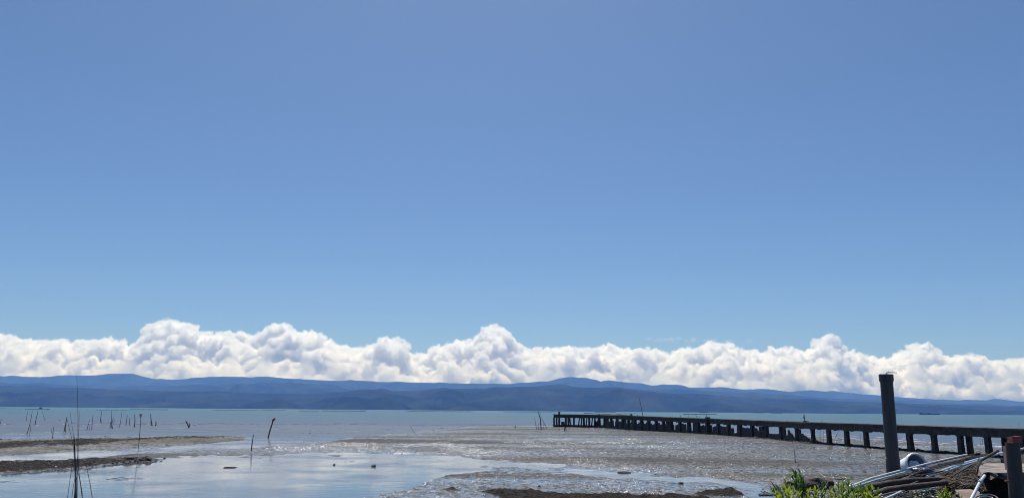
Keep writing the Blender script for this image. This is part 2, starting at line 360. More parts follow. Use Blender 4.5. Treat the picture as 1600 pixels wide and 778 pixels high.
# surf: low broken crests along the edge of the sea
foam = new_mat('foam', (.75, .76, .76), .5)
mbs = MB(); rng = random.Random(5)
for base, dens in ((0.0, 1.0), (-2.2, .45), (1.6, .3)):
    x = -60.0
    while x < 1640:
        ln = rng.uniform(4, 22)
        hide = 880 < x < 1240
        if rng.random() < dens * (.35 if x < 200 else .95) and not hide:
            pts = []
            y0 = rng.uniform(-.35, .35)
            for k in range(4):
                xx = x + ln * k / 3; q = at(xx, float(interp(SHORE, xx)) + base * (1 if xx < 900 else 1.6) + y0 + rng.uniform(-.1, .1), 0)
                pts.append((q.x, q.y, .01))
            hgt = rng.uniform(.03, .09)
            mbs.tube(pts, [.01, hgt, hgt * .8, .01], 6)
        x += ln * rng.uniform(.4, 1.1)
o = mbs.build('surf', foam, smooth=True); o['kind'] = 'stuff'

# ---------------------------------------------------------------- mountains across the bay
def ridge(name, prof, dist, foot, mat, back=900, rough=1.0, seed=0, step=5.0):
    """prof: skyline in pixels; dist: distance of the crest; foot: distance of the lower edge"""
    xs = np.arange(-330, 1935, step * .6)
    crest = []
    for x in xs:
        y = float(interp(prof, x)); q = atd(float(x), far_y(float(x), y), dist); crest.append(q)
    nr = 56; V = np.zeros((nr, len(xs), 3))
    cx = np.array([q.x for q in crest]); cz = np.array([q.z for q in crest]); rays = cx / dist
    for k in range(nr):
        if k < 50:
            t = k / 49.0; d = foot + (dist - foot) * t
            Xk = rays * d; Yk = np.full_like(Xk, d)
            e = np.abs(fbm(Xk / 620, Yk / 1100, 6, seed, .58)); g = fbm(Xk / 2600, Yk / 2600, 3, seed + 9)
            prof_t = smooth(t) * .35 + t ** 1.5 * .65
            z = cz * prof_t + cz * rough * (e * .60 - .24 + .10 * g) * np.sin(math.pi * min(1, t * 1.02)) - 3 * (k == 0)
            z = np.minimum(z, cz * (t * dist / dist) + 1e9)
            # never above the sight line of the crest
            z = np.minimum(z, CH + (cz - CH) * d / dist * (1.0 if k == 49 else .985))
            if k == 49: z = cz + dist * .0014 * fbm(Xk / (dist * .028), Yk * 0, 5, seed + 4, .6)
        else:
            t = (k - 49) / 6.0; d = dist + back * t; Xk = rays * d; Yk = np.full_like(Xk, d); z = cz * (1 - smooth(t)) - 5 * (k == nr - 1)
        V[k, :, 0], V[k, :, 1], V[k, :, 2] = Xk, Yk, z
    me = mesh_np(name, V.reshape(-1, 3), grid_faces(nr, len(xs)), [mat], True)
    return tag(link(bpy.data.objects.new(name, me)), kind='structure')
forest = weathered('forest', (.006, .010, .008), (.028, .036, .026), .0022, .9, .3, .02, lo=.38, hi=.60, c3=(.045, .052, .038))
FAR = [(-330, 596), (-100, 593), (0, 590.5), (50, 590), (100, 588), (150, 586), (195, 583), (208, 583), (220, 587), (242, 592), (290, 592), (318, 590), (350, 587), (372, 588), (400, 588), (450, 590), (500, 592), (560, 594), (620, 595), (700, 596), (780, 597), (830, 596), (855, 594), (875, 588.5), (890, 586), (932, 590), (938, 593), (950, 591.5), (1000, 597), (1020, 601), (1035, 598), (1065, 600), (1075, 603.5), (1105, 604), (1140, 605), (1165, 608), (1200, 606.5), (1235, 611.5), (1270, 610.5), (1310, 611.5), (1350, 616), (1365, 616.5), (1400, 620), (1460, 624), (1500, 626), (1510, 624.5), (1540, 627), (1555, 623.5), (1565, 625), (1590, 628), (1640, 629), (1800, 624), (1935, 626)]
MID = [(-330, 602), (0, 600), (200, 604), (330, 601), (400, 599), (470, 598), (520, 601), (545, 607), (560, 612), (600, 611), (660, 612), (760, 606), (860, 604), (950, 603), (1040, 608), (1080, 608), (1130, 611), (1180, 613), (1230, 617), (1300, 622), (1400, 626), (1500, 631), (1600, 635), (1935, 636)]
NEAR = [(-330, 604), (0, 605), (60, 605.5), (100, 606), (150, 608), (200, 610), (240, 610), (300, 611), (400, 613), (500, 613.5), (540, 611), (560, 608), (600, 606.5), (612, 609), (640, 608.5), (700, 605), (750, 605), (800, 602), (860, 599.5), (880, 598), (900, 602), (960, 604), (1000, 609), (1050, 613), (1110, 617), (1200, 621), (1300, 626), (1400, 630), (1600, 637), (1935, 640)]
forest.node_tree.nodes['Principled BSDF'].inputs['Specular IOR Level'].default_value = 0.0
ridge('far_mountain', FAR, 16000, 13500, forest, seed=21)
ridge('middle_mountain', MID, 12000, 10000, forest, seed=41)
ridge('near_mountain', NEAR, 8500, 5600, forest, seed=61)

# ---------------------------------------------------------------- haze: the air over the bay
hm = bpy.data.materials.new('haze'); hm.use_nodes = True; N, L = hm.node_tree.nodes, hm.node_tree.links; N.clear()
hv = N.new('ShaderNodeVolumePrincipled'); hv.inputs['Color'].default_value = (.18, .39, 1.0, 1); hv.inputs['Absorption Color'].default_value = (1, 1, 1, 1); hv.inputs['Density'].default_value = 6.8e-5; hv.inputs['Anisotropy'].default_value = 0.0
ho = N.new('ShaderNodeOutputMaterial'); L.new(hv.outputs[0], ho.inputs['Volume'])
mbh = MB(); mbh.box((-70000, -70000, -2.4), (70000, 17000, 760.0)); o = mbh.build('haze', hm); o['kind'] = 'stuff'

# ---------------------------------------------------------------- clouds: a far bank of cumulus, outside the haze
CTOP = [(-200,530),(-120,520),(-60,528),(0,518),(20,526),(45,533),(60,529),(110,531),(140,532),(160,530),(180,530),(200,536),(215,535),(228,525),(232,503),(260,499),(285,502),(300,505),(312,516),(330,518),(355,516),(380,520),(400,523),(415,513),(435,507),(450,507),(465,517),(480,519),(500,522),(515,529),(525,540),(550,543),(570,543),(582,545),(592,530),(605,522),(620,525),(632,540),(636,555),(650,550),(665,552),(675,543),(685,539),(700,540),(720,530),(740,530),(750,520),(760,510),(775,505),(790,515),(800,530),(810,540),(830,542),(850,543),(880,542),(920,543),(950,540),(970,545),(985,543),(1005,543),(1030,547),(1050,549),(1065,543),(1090,545),(1100,535),(1115,532),(1140,535),(1150,543),(1175,546),(1190,550),(1200,547),(1225,540),(1240,543),(1260,548),(1272,540),(1276,530),(1290,524),(1300,520),(1308,528),(1310,545),(1320,550),(1330,545),(1340,548),(1360,557),(1385,560),(1395,552),(1415,548),(1425,536),(1440,533),(1455,540),(1470,553),(1490,558),(1515,551),(1530,555),(1540,568),(1555,562),(1580,561),(1600,561),(1680,556),(1760,566),(1850,560)]
CD = 24000.0; MPP = CD / F
VOX = 15.5
def puffs_to_mesh(P, base, rng):
    V0, F0 = base; n = len(P)
    rot = rng.rand(n) * 6.28; c, s = np.cos(rot), np.sin(rot)
    V = np.repeat(V0[None], n, 0).copy()
    x = V[:, :, 0] * c[:, None] - V[:, :, 1] * s[:, None]; y = V[:, :, 0] * s[:, None] + V[:, :, 1] * c[:, None]
    V[:, :, 0] = x; V[:, :, 1] = y
    V = V * P[:, None, 3:4] * rng.uniform(0.85, 1.15, (n, 1, 3)) + P[:, None, :3]
    return V.reshape(-1, 3), (F0[None] + (np.arange(n) * len(V0))[:, None, None]).reshape(-1, 3)
def build_puffs():
    rng = np.random.RandomState(3); L0 = []
    x = -190.0
    while x < 1820:
        top = float(interp(CTOP, x)); base = 624 + (x - 800) * 0.012
        r = rng.choice((4, 5, 7, 9, 12)) * rng.uniform(.85, 1.15); y = top + r * 1.15
        while y < base:
            dep = rng.uniform(-450, 450) + (y - top) * -30
            q = atd(x + rng.uniform(-4, 4), y + rng.uniform(-2, 2), CD + dep)
            L0.append((q.x, q.y, q.z, r * MPP * (CD + dep) / CD))
            r = rng.choice((5, 7, 9, 12, 16, 20)) * rng.uniform(.85, 1.15); y += r * rng.uniform(0.8, 1.2)
        x += rng.uniform(4, 9)
    L0 = np.array(L0)
    def kids(P, n, f0, f1, zmin):
        out = []
        for cx, cy_, cz, r in P:
            for _ in range(n):
                d = rng.normal(size=3); d /= np.linalg.norm(d)
                if d[2] < zmin: d[2] = -d[2]
                if d[1] > 0.4: d[1] = -d[1]
                out.append((cx + d[0] * r * .95, cy_ + d[1] * r * .95, cz + d[2] * r * .95, r * rng.uniform(f0, f1)))
        return np.array(out)
    L1 = kids(L0, 10, .22, .48, -.3); L2 = kids(L1, 9, .22, .5, -.2)
    return L0, L1, L2
def cloud_object(name, V, Fc, dens, vox, g_=0.0):
    m = bpy.data.materials.new(name); m.use_nodes = True; N, L = m.node_tree.nodes, m.node_tree.links; N.clear()
    v = N.new('ShaderNodeVolumePrincipled'); v.inputs['Color'].default_value = (1, 1, 1, 1)
    v.inputs['Anisotropy'].default_value = g_
    # frayed edges: the density is broken up by fine noise
    tc = N.new('ShaderNodeTexCoord'); nz = N.new('ShaderNodeTexNoise'); nz.inputs['Scale'].default_value = 1 / 180.0; nz.inputs['Detail'].default_value = 3; nz.inputs['Roughness'].default_value = .6
    L.new(tc.outputs['Object'], nz.inputs['Vector'])
    mr = N.new('ShaderNodeMapRange'); mr.inputs[1].default_value = .36; mr.inputs[2].default_value = .62; mr.inputs[3].default_value = dens * .04; mr.inputs[4].default_value = dens * 1.7
    L.new(nz.outputs[0], mr.inputs[0]); L.new(mr.outputs[0], v.inputs['Density'])
    mo = N.new('ShaderNodeOutputMaterial'); L.new(v.outputs[0], mo.inputs['Volume'])
    o = tag(link(bpy.data.objects.new(name, mesh_np(name, V, Fc, [m]))), kind='structure')
    g = bpy.data.node_groups.new(name, 'GeometryNodeTree')
    g.interface.new_socket('Geometry', in_out='INPUT', socket_type='NodeSocketGeometry')
    g.interface.new_socket('Geometry', in_out='OUTPUT', socket_type='NodeSocketGeometry')
    gi, g2 = g.nodes.new('NodeGroupInput'), g.nodes.new('NodeGroupOutput')
    mv = g.nodes.new('GeometryNodeMeshToVolume'); mv.resolution_mode = 'VOXEL_SIZE'
    mv.inputs['Voxel Size'].default_value = vox; mv.inputs['Density'].default_value = 1.0; mv.inputs['Interior Band Width'].default_value = 55.0
    st = g.nodes.new('GeometryNodeSetMaterial'); st.inputs['Material'].default_value = m
    g.links.new(gi.outputs[0], mv.inputs['Mesh']); g.links.new(mv.outputs[0], st.inputs[0]); g.links.new(st.outputs[0], g2.inputs[0])
    o.modifiers.new('volume', 'NODES').node_group = g
    return o
rs = np.random.RandomState(8); Vs, Fs, k0 = [], [], 0
for P, b in zip(build_puffs(), (I2, I2, I1)):
    V, Fc = puffs_to_mesh(P, b, rs); Vs.append(V); Fs.append(Fc + k0); k0 += len(V)
cloud_object('clouds', np.concatenate(Vs), np.concatenate(Fs), .034, VOX)
# a thin veil of high cloud above the bank on the right
P = []
for k in range(40):
    t = k / 39.0; q = atd(1005 + 165 * t + rs.uniform(-4, 4), 529 + 5 * t + rs.uniform(-3, 3), CD + 800 + rs.uniform(-300, 300)); P.append((q.x, q.y, q.z, rs.uniform(60, 150)))
V, Fc = puffs_to_mesh(np.array(P), I2, rs); V[:, 2] = (V[:, 2] - V[:, 2].mean()) * .6 + V[:, 2].mean()
cloud_object('thin_cloud', V, Fc, .0014, 40.0)

# soft low veil hanging in front of the foot of the bank
P = []
for k in range(240):
    x = rs.uniform(-150, 1750); y = rs.uniform(578, 606) + (x - 800) * .012 + (rs.uniform(0, 1) ** 2) * 8; D_ = CD - 3100 + rs.uniform(-200, 200)
    q = atd(x, y, D_); P.append((q.x, q.y, q.z, rs.uniform(90, 300)))
V, Fc = puffs_to_mesh(np.array(P), I2, rs)
cloud_object('cloud_veil', V, Fc, .0028, 45.0)

# ---------------------------------------------------------------- materials for the things
concrete = weathered('old_concrete', (.028, .026, .025), (.085, .078, .072), 2.2, .92, .6, 14, c3=(.20, .18, .16), dist=.05)
concrete_dark = weathered('sea_stained_concrete', (.022, .021, .020), (.075, .068, .06), 3.0, .85, .6, 12, dist=.05)
slab_mat = weathered('bleached_concrete', (.07, .055, .047), (.36, .31, .275), 4.5, .9, .6, 25)
pvc = weathered('grey_plastic_pipe', (.042, .040, .042), (.085, .080, .080), 9.0, .6, .35, 60, (1, 1, .12), c3=(.16, .15, .145))
pvc2 = weathered('dusty_grey_pipe', (.045, .041, .040), (.095, .084, .078), 9.0, .65, .4, 60, (1, 1, .12), c3=(.17, .15, .135))
bamboo = weathered('weathered_bamboo', (.030, .024, .020), (.085, .068, .055), 6, .75, .3, 30)
bamboo_pale = weathered('bleached_bamboo', (.10, .085, .07), (.22, .19, .16), 6, .75, .3, 30)
timber = weathered('wet_brown_timber', (.022, .014, .011), (.075, .048, .036), 5, .75, .6, 30, (1, 1, 1), c3=(.19, .145, .12))
timber_dark = weathered('blackened_timber', (.014, .012, .011), (.042, .035, .031), 5, .7, .5, 30)
timber_grey = weathered('grey_driftwood', (.07, .062, .055), (.20, .18, .155), 6, .85, .4, 30)
pipe_white = weathered('white_plastic_conduit', (.55, .58, .60), (.78, .79, .80), 8, .35, .1, 40)
pipe_blue = weathered('pale_blue_pipe', (.32, .46, .58), (.55, .68, .76), 8, .3, .1, 40)
rock_mat = weathered('dark_wet_rock', (.018, .016, .015), (.065, .055, .048), 5, .6, .7, 14, c3=(.11, .095, .08), dist=.05)
rock_brown = weathered('brown_barnacled_rock', (.03, .022, .018), (.11, .075, .055), 9, .8, .8, 20, c3=(.26, .19, .15), dist=.05)
rock_pale = weathered('pale_coral_stone', (.35, .32, .28), (.62, .58, .52), 6, .85, .5, 20)
brick_mat = weathered('red_brick', (.22, .055, .04), (.36, .11, .08), 12, .85, .5, 30)
white_bucket = weathered('white_bucket_plastic', (.78, .79, .80), (.86, .86, .85), 5, .35, .05, 30)
blue_inner = weathered('blue_bucket_lining', (.22, .34, .55), (.34, .46, .66), 4, .45, .1, 30)
sack = weathered('pale_plastic_sack', (.62, .68, .74), (.85, .87, .88), 14, .45, .6, 25)
black_bag = weathered('dark_plastic_bag', (.012, .016, .028), (.04, .05, .07), 9, .3, .7, 12, dist=.04)
red_cloth = weathered('faded_red_cloth', (.30, .035, .05), (.48, .10, .10), 8, .85, .3, 30)
pink_bag = weathered('pale_pink_bag', (.42, .32, .32), (.66, .54, .52), 8, .7, .3, 30)
green_rag = weathered('faded_green_rag', (.12, .20, .18), (.24, .34, .30), 8, .85, .3, 30)
rust = weathered('rusty_sheet', (.10, .055, .035), (.24, .17, .13), 4, .7, .4, 20, c3=(.36, .30, .26))
teal_glass = new_mat('teal_glass', (.02, .22, .17), .1)
orange_rind = weathered('orange_plastic', (.42, .15, .07), (.60, .32, .20), 8, .55, .2, 30)
soil = weathered('dark_bank_soil', (.014, .012, .010), (.045, .037, .030), 5, .9, .8, 18, c3=(.11, .09, .075), dist=.05)
dry_root = weathered('dry_brown_roots', (.05, .035, .025), (.15, .11, .08), 9, .9, .5, 30)
leaf_mats = [weathered('dark_green_leaf', (.02, .06, .012), (.05, .12, .025), 12, .45, .1, 30),
             weathered('green_leaf', (.075, .15, .015), (.15, .25, .025), 12, .45, .1, 30),
             weathered('yellow_green_leaf', (.20, .26, .015), (.36, .42, .03), 12, .45, .1, 30),
             weathered('silvery_leaf', (.14, .20, .13), (.30, .36, .26), 12, .5, .1, 30)]
for lm in leaf_mats:      # thin leaves let some light through
    Nn, Ll = lm.node_tree.nodes, lm.node_tree.links; pb = Nn['Principled BSDF']
    tl = Nn.new('ShaderNodeBsdfTranslucent'); mx = Nn.new('ShaderNodeMixShader'); mx.inputs[0].default_value = .5
    Ll.new(pb.inputs['Base Color'].links[0].from_socket, tl.inputs[0]); Ll.new(pb.outputs[0], mx.inputs[1]); Ll.new(tl.outputs[0], mx.inputs[2])
    Ll.new(mx.outputs[0], Nn['Material Output'].inputs[0])

def rock_mesh(seed, base=I2, mat=rock_mat, rough=.35):
    V0, F0 = base; rg = np.random.RandomState(seed); V = V0.copy()
    n = fbm(V[:, 0] * 1.3 + seed * 3.1 + V[:, 2], V[:, 1] * 1.3 - V[:, 2] * .8 + seed, 3, seed)
    V *= (1 + rough * n)[:, None]
    for _ in range(5):      # a few flat faces
        d = rg.normal(size=3); d /= np.linalg.norm(d); c = rg.uniform(.55, .85); s_ = V @ d
        V -= np.maximum(s_ - c, 0)[:, None] * d
    V[:, 2] = np.maximum(V[:, 2], -.45)
    return mesh_np('rock', V, F0, [mat], False)
ROCKS = [rock_mesh(k) for k in range(8)]
ROCKS_B = [rock_mesh(k, mat=rock_brown) for k in range(20, 24)]
ROCKS_P = [rock_mesh(k, mat=rock_pale) for k in range(30, 34)]
def rock(px, py, wpx, hpx, label, group=None, pool=ROCKS, z=0.0, name='rock', cat='rock', k=None, mn=.35):
    q = at(px, py, z); s_ = q.y / F
    o = bpy.data.objects.new(name, random.choice(pool) if k is None else pool[k]); w_ = wpx * s_ / 2
    o.scale = (w_ * 1.05, w_ * random.uniform(.7, 1.1), max(hpx * s_ * .8, w_ * mn)); o.rotation_euler = (0, 0, random.uniform(-.5, .5))
    o.location = (q.x, q.y, z + o.scale.z * .3); link(o); return tag(o, label, cat, group)

# ---------------------------------------------------------------- the pier
BASEY = [(855, 666.0), (865, 666.4), (935, 667.8), (990, 672.2), (1105, 678.4), (1197, 685.6), (1268, 693.0), (1353, 700.3), (1420, 705.6), (1500, 711.2), (1600, 718.5), (1800, 733), (2100, 755)]
TOPY = [(855, 646.6), (865, 646.8), (935, 647.7), (990, 649.4), (1105, 653.7), (1268, 659.5), (1353, 662.1), (1500, 666.8), (1600, 669.8), (1800, 675.8), (2100, 685)]
def pier_base(px): return at(px, float(interp(BASEY, px)), 0.0)
def pier_top(px):
    q = pier_base(px); return atd(px, float(interp(TOPY, px)), q.y).z
DW = 2.7      # width of the deck
def pier_dir(px):
    a, b = pier_base(px - 12), pier_base(px + 12); t = (b - a); t.z = 0; t.normalize()
    return t, Vector((-t.y, t.x, 0))       # along (towards the shore), and inwards (away from the viewer)
pier = empty('pier', pier_base(1268), 'long derelict concrete pier on stubby columns, running from the right edge over the mud', 'pier')
colpx = [865, 868.9, 872.9, 878.3, 883.3, 888.1, 892, 896.3, 902.6, 906.9, 911.5, 915.9, 919.9, 924.4, 928.7,
         935, 943.5, 953.5, 962.8, 972, 981, 990.5, 1001.5, 1012.5, 1024, 1035.5, 1047.5, 1061, 1074.8, 1090, 1107,
         1121, 1137, 1155, 1174, 1196, 1219, 1244, 1268.5, 1294, 1322, 1352, 1385, 1421, 1458.5, 1500, 1543, 1597, 1655, 1720, 1795]
short = {878.3, 892, 902.6, 906.9, 915.9, 924.4}
info = []
for px in colpx:
    b = pier_base(px); t, n = pier_dir(px); info.append((px, b, t, n, pier_top(px)))
prg = random.Random(12)
BH, SH = .50, .14
def strip_prism(p0, p1, prof, depth, nvec, off):
    """prof: list of (fraction, z_top, z_bottom) along p0..p1; a wall of the given depth"""
    m = MB(); k = len(prof)
    for f_, zt, zb in prof:
        c = p0.lerp(p1, f_) + nvec * off; d = c + nvec * depth
        m.v += [(c.x, c.y, zb), (c.x, c.y, zt), (d.x, d.y, zt), (d.x, d.y, zb)]
    for i in range(k - 1):
        a, b = i * 4, i * 4 + 4
        for j in range(4): m.f.append((a + j, b + j, b + (j + 1) % 4, a + (j + 1) % 4))
    m.f += [(0, 1, 2, 3), ((k - 1) * 4 + 3, (k - 1) * 4 + 2, (k - 1) * 4 + 1, (k - 1) * 4)]
    return m
main = [i for i in info if i[0] not in short]
for a, b in zip(main[:-1], main[1:]):
    pa, pb, n = a[1], b[1], ((a[3] + b[3]) / 2).normalized(); za, zb_ = a[4], b[4]; L_ = (pb - pa).length
    N0 = 2 if L_ < 2 else 3
    # deck slab, a little proud of the beam and chipped along its edge
    prof = [(k / N0, za + (zb_ - za) * k / N0 + prg.uniform(-.02, .02) * (0 < k < N0), za + (zb_ - za) * k / N0 - SH) for k in range(N0 + 1)]
    m = strip_prism(pa, pb, prof, DW + .3, n, -.15 + prg.uniform(-.02, .02)); m.build('deck_slab', concrete, pier)
    # front and back beams with haunches over the columns
    hz = min(.32, L_ * .28) / max(L_, .1)
    for off, jit in ((0.0, 1), (DW - .34, 1)):
        k = 9; prof = []
        for i in range(k + 1):
            f_ = i / k; zt = za + (zb_ - za) * f_ - SH - .003; e = min(f_, 1 - f_)
            hh = max(0, 1 - e / hz) * .16 if L_ > 1.6 else 0
            chip = max(0, prg.gauss(0, .035)) if 0 < i < k else 0
            prof.append((f_, zt, zt - BH - hh + chip))
        strip_prism(pa, pb, prof, .30, n, off + prg.uniform(-.01, .01)).build('beam', concrete, pier)
for px, p, t, n, zt in info:
    if px in short:
        w_, h = .09, zt - SH - BH + .02; lean = prg.choice((-1, 1)) * .25
        off = DW * .5
        if px == 878.3: h *= .55; w_ = .25; lean = 0
    else:
        w_ = (.12 if px < 930 else .20 if px < 1240 else .17); h = zt - SH - BH + .03; lean = 0; off = .02
    if px == 1107: w_ = .27; h = zt + .22
    for o_ in ((off,) if px in short or px == 1107 else (off, DW - .40)):
        if px == 1107: o_ = -.30
        if o_ > 1:      # the back row stands nearly in line with the front row as seen from the beach
            q_ = n * o_; s_ = -(p.x * q_.y - p.y * q_.x) / (p.x * t.y - p.y * t.x); c = p + q_ + t * (s_ + {1500: .9, 1543: 1.6, 1597: .8}.get(px, prg.uniform(-.12, .12)))
        else: c = p + n * o_
        m = MB(); jl = lambda: prg.uniform(-.02, .02)
        levels = [(-.3, 1.12), (.25, 1.06), (h * .6, 1.0), (h, 1.0)]; k = 0
        for z, s_ in levels:
            for sx, sy in ((-1, 0), (1, 0), (1, 1), (-1, 1)):
                q = c + t * (sx * w_ * s_ + jl() + lean * z / max(h, .1)) + n * (sy * w_ * 1.9 * s_ + jl()); m.v.append((q.x, q.y, z))
        for l in range(3):
            for j in range(4): m.f.append((l * 4 + j, l * 4 + (j + 1) % 4, l * 4 + 4 + (j + 1) % 4, l * 4 + 4 + j))
        m.f += [(3, 2, 1, 0), (12, 13, 14, 15)]
        m.build('column', concrete_dark, pier)
# remains of the infill wall between the columns
def infill(pxa, pxb, tops, off=.20, dep=.16):
    """tops: (fraction, height share) steps"""
    pa, pb = pier_base(pxa), pier_base(pxb); t, n = pier_dir((pxa + pxb) / 2); hb = pier_top((pxa + pxb) / 2) - SH - BH
    prof = [(f_, max(.1, hb * v) + prg.uniform(-.03, .03), -.3) for f_, v in tops]
    strip_prism(pa, pb, prof, dep, n, off).build('infill_wall', concrete_dark, pier)
bays = [b for b in colpx if 928 < b < 1245]
for a, b in zip(bays[:-1], bays[1:]):
    tops = []; f_ = 0.0; v = prg.choice((.85, .78, .70))
    while f_ < 1:
        tops.append((f_, v)); g_ = min(1, f_ + prg.uniform(.12, .35)); tops.append((max(g_ - .02, f_ + .01), v + prg.uniform(-.06, .06)))
        f_ = g_; v = prg.choice((.99, .80, .74, .70, .76, .64)); 
        if prg.random() < .14: v = .28
    if a == 1196: tops = [(0, .45), (.6, .47), (1, .5)]
    if a == 1219: tops = [(0, .95), (.2, .95), (.22, .4), (.38, .42), (.42, .85), (.5, .62), (.62, .55), (.7, .35), (1, .3)]
    tops[-1] = (1.0, tops[-1][1]); infill(a, b, tops)
infill(1244, 1268.5, [(0, .95), (.14, .95), (.16, .62), (.3, .66), (.34, .5), (.5, .48), (.55, .36), (.68, .34), (.72, .2), (.84, .22), (.86, .55), (1, .58)])
infill(1268.5, 1294, [(0, .32), (.2, .22), (.4, .12), (.6, .16), (.8, .1), (1, .12)])
infill(865, 930, [(0, .20), (.3, .24), (.6, .22), (1, .25)], .5, .5)
# a ladder fixed to the bend
t, n = pier_dir(938); p = pier_base(938) - n * .25; zt = pier_top(938)
lad = MB()
for sx in (-.22, .22): q = p + t * sx; lad.tube([(q.x, q.y, -.1), (q.x, q.y, zt + .1)], .05, 6)
for k in range(7):
    a, b = p - t * .22, p + t * .22; z = .3 + k * .3; lad.tube([(a.x, a.y, z), (b.x, b.y, z)], .035, 5)
lad.build('ladder', timber_dark, pier)

# things left lying on the pier deck
def on_deck(px, inset=.8):
    t, n = pier_dir(px); q = pier_base(px) + n * inset; return Vector((q.x, q.y, pier_top(px))), t, n
def deck_thing(name, px, size, label, cat, mat, inset=.6, rot=0, chip=.1):
    p, t, n = on_deck(px, inset); m = MB(); a, b, c = size
    u = (t * math.cos(rot) + n * math.sin(rot)); v = Vector((-u.y, u.x, 0)); pts = []
    for z, s_ in ((0, 1), (c * .6, 1), (c, 1 - chip)):
        for sx, sy in ((-1, -1), (1, -1), (1, 1), (-1, 1)):
            q = p + u * sx * a / 2 * s_ + v * sy * b / 2 * s_; pts.append((q.x, q.y, p.z + .004 + z))
    m.v = pts
    for l in range(2):
        for j in range(4): m.f.append((l * 4 + j, l * 4 + (j + 1) % 4, l * 4 + 4 + (j + 1) % 4, l * 4 + 4 + j))
    m.f += [(3, 2, 1, 0), (8, 9, 10, 11)]
    o = m.build(name, mat, origin=p); return tag(o, label, cat)
m = MB(); p, t, n = on_deck(871.8, .4)
m.box((p.x - .16, p.y - .16, p.z + .003), (p.x + .16, p.y + .16, p.z + .34)); m.box((p.x - .24, p.y - .22, p.z + .34), (p.x + .24, p.y + .22, p.z + .46))
tag(m.build('bollard', concrete_dark, origin=p), 'short square bollard with a wider cap at the seaward end of the pier deck', 'bollard')
a, _, n = on_deck(985, .05); b = atd(913, 644.6, on_deck(930, .6)[0].y - 6); a = a + Vector((0, 0, .08))
m = MB(); d = (b - a).normalized(); side = Vector((-d.y, d.x, 0)) * .16
m.prism([a - side, a + side, b + side, b - side], (0, 0, -1), .09)
tag(m.build('plank', timber_grey, origin=a), 'long pale plank lying along the deck at the bend of the pier', 'plank')
deck_thing('concrete_block', 952, (1.5, .5, .16), 'low dark block on the pier deck behind the pale plank', 'block', concrete_dark, 1.9)
deck_thing('rubble_lump', 984, (.4, .35, .28), 'small dark lump of rubble at the near end of the pale plank', 'rubble', concrete_dark, .3, chip=.4)
# the post with a rag
p, t, n = on_deck(1252.5, .5); D = p.y
mast = empty('marker_post', p, 'thin upright post with a faded green rag, wedged in rubble on the pier deck', 'post')
m = MB(); top = atd(1252.6, 647.0, D)
m.tube([p, (p.x - .01, p.y, (p.z + top.z) / 2), (p.x - .08, p.y, top.z)], [.04, .035, .05], 7); m.build('pole', timber_dark, mast)
m = MB(); zz = np.linspace(top.z - .14, top.z - .52, 6)
m.tube([(p.x - .06 - .03 * math.sin(k), p.y - .03, z) for k, z in enumerate(zz)], [.03, .085, .1, .085, .06, .02], 7); m.build('rag', green_rag, mast)
for k, (dx, w_, h_) in enumerate(((-.06, .13, .15), (.12, .16, .12), (.28, .10, .08), (-.2, .07, .10))):
    o = bpy.data.objects.new('rubble', ROCKS[k]); o.scale = (w_, w_, h_); o.location = Vector((p.x + dx, p.y - .1, p.z + h_ * .4)) - p; o.parent = mast; link(o)

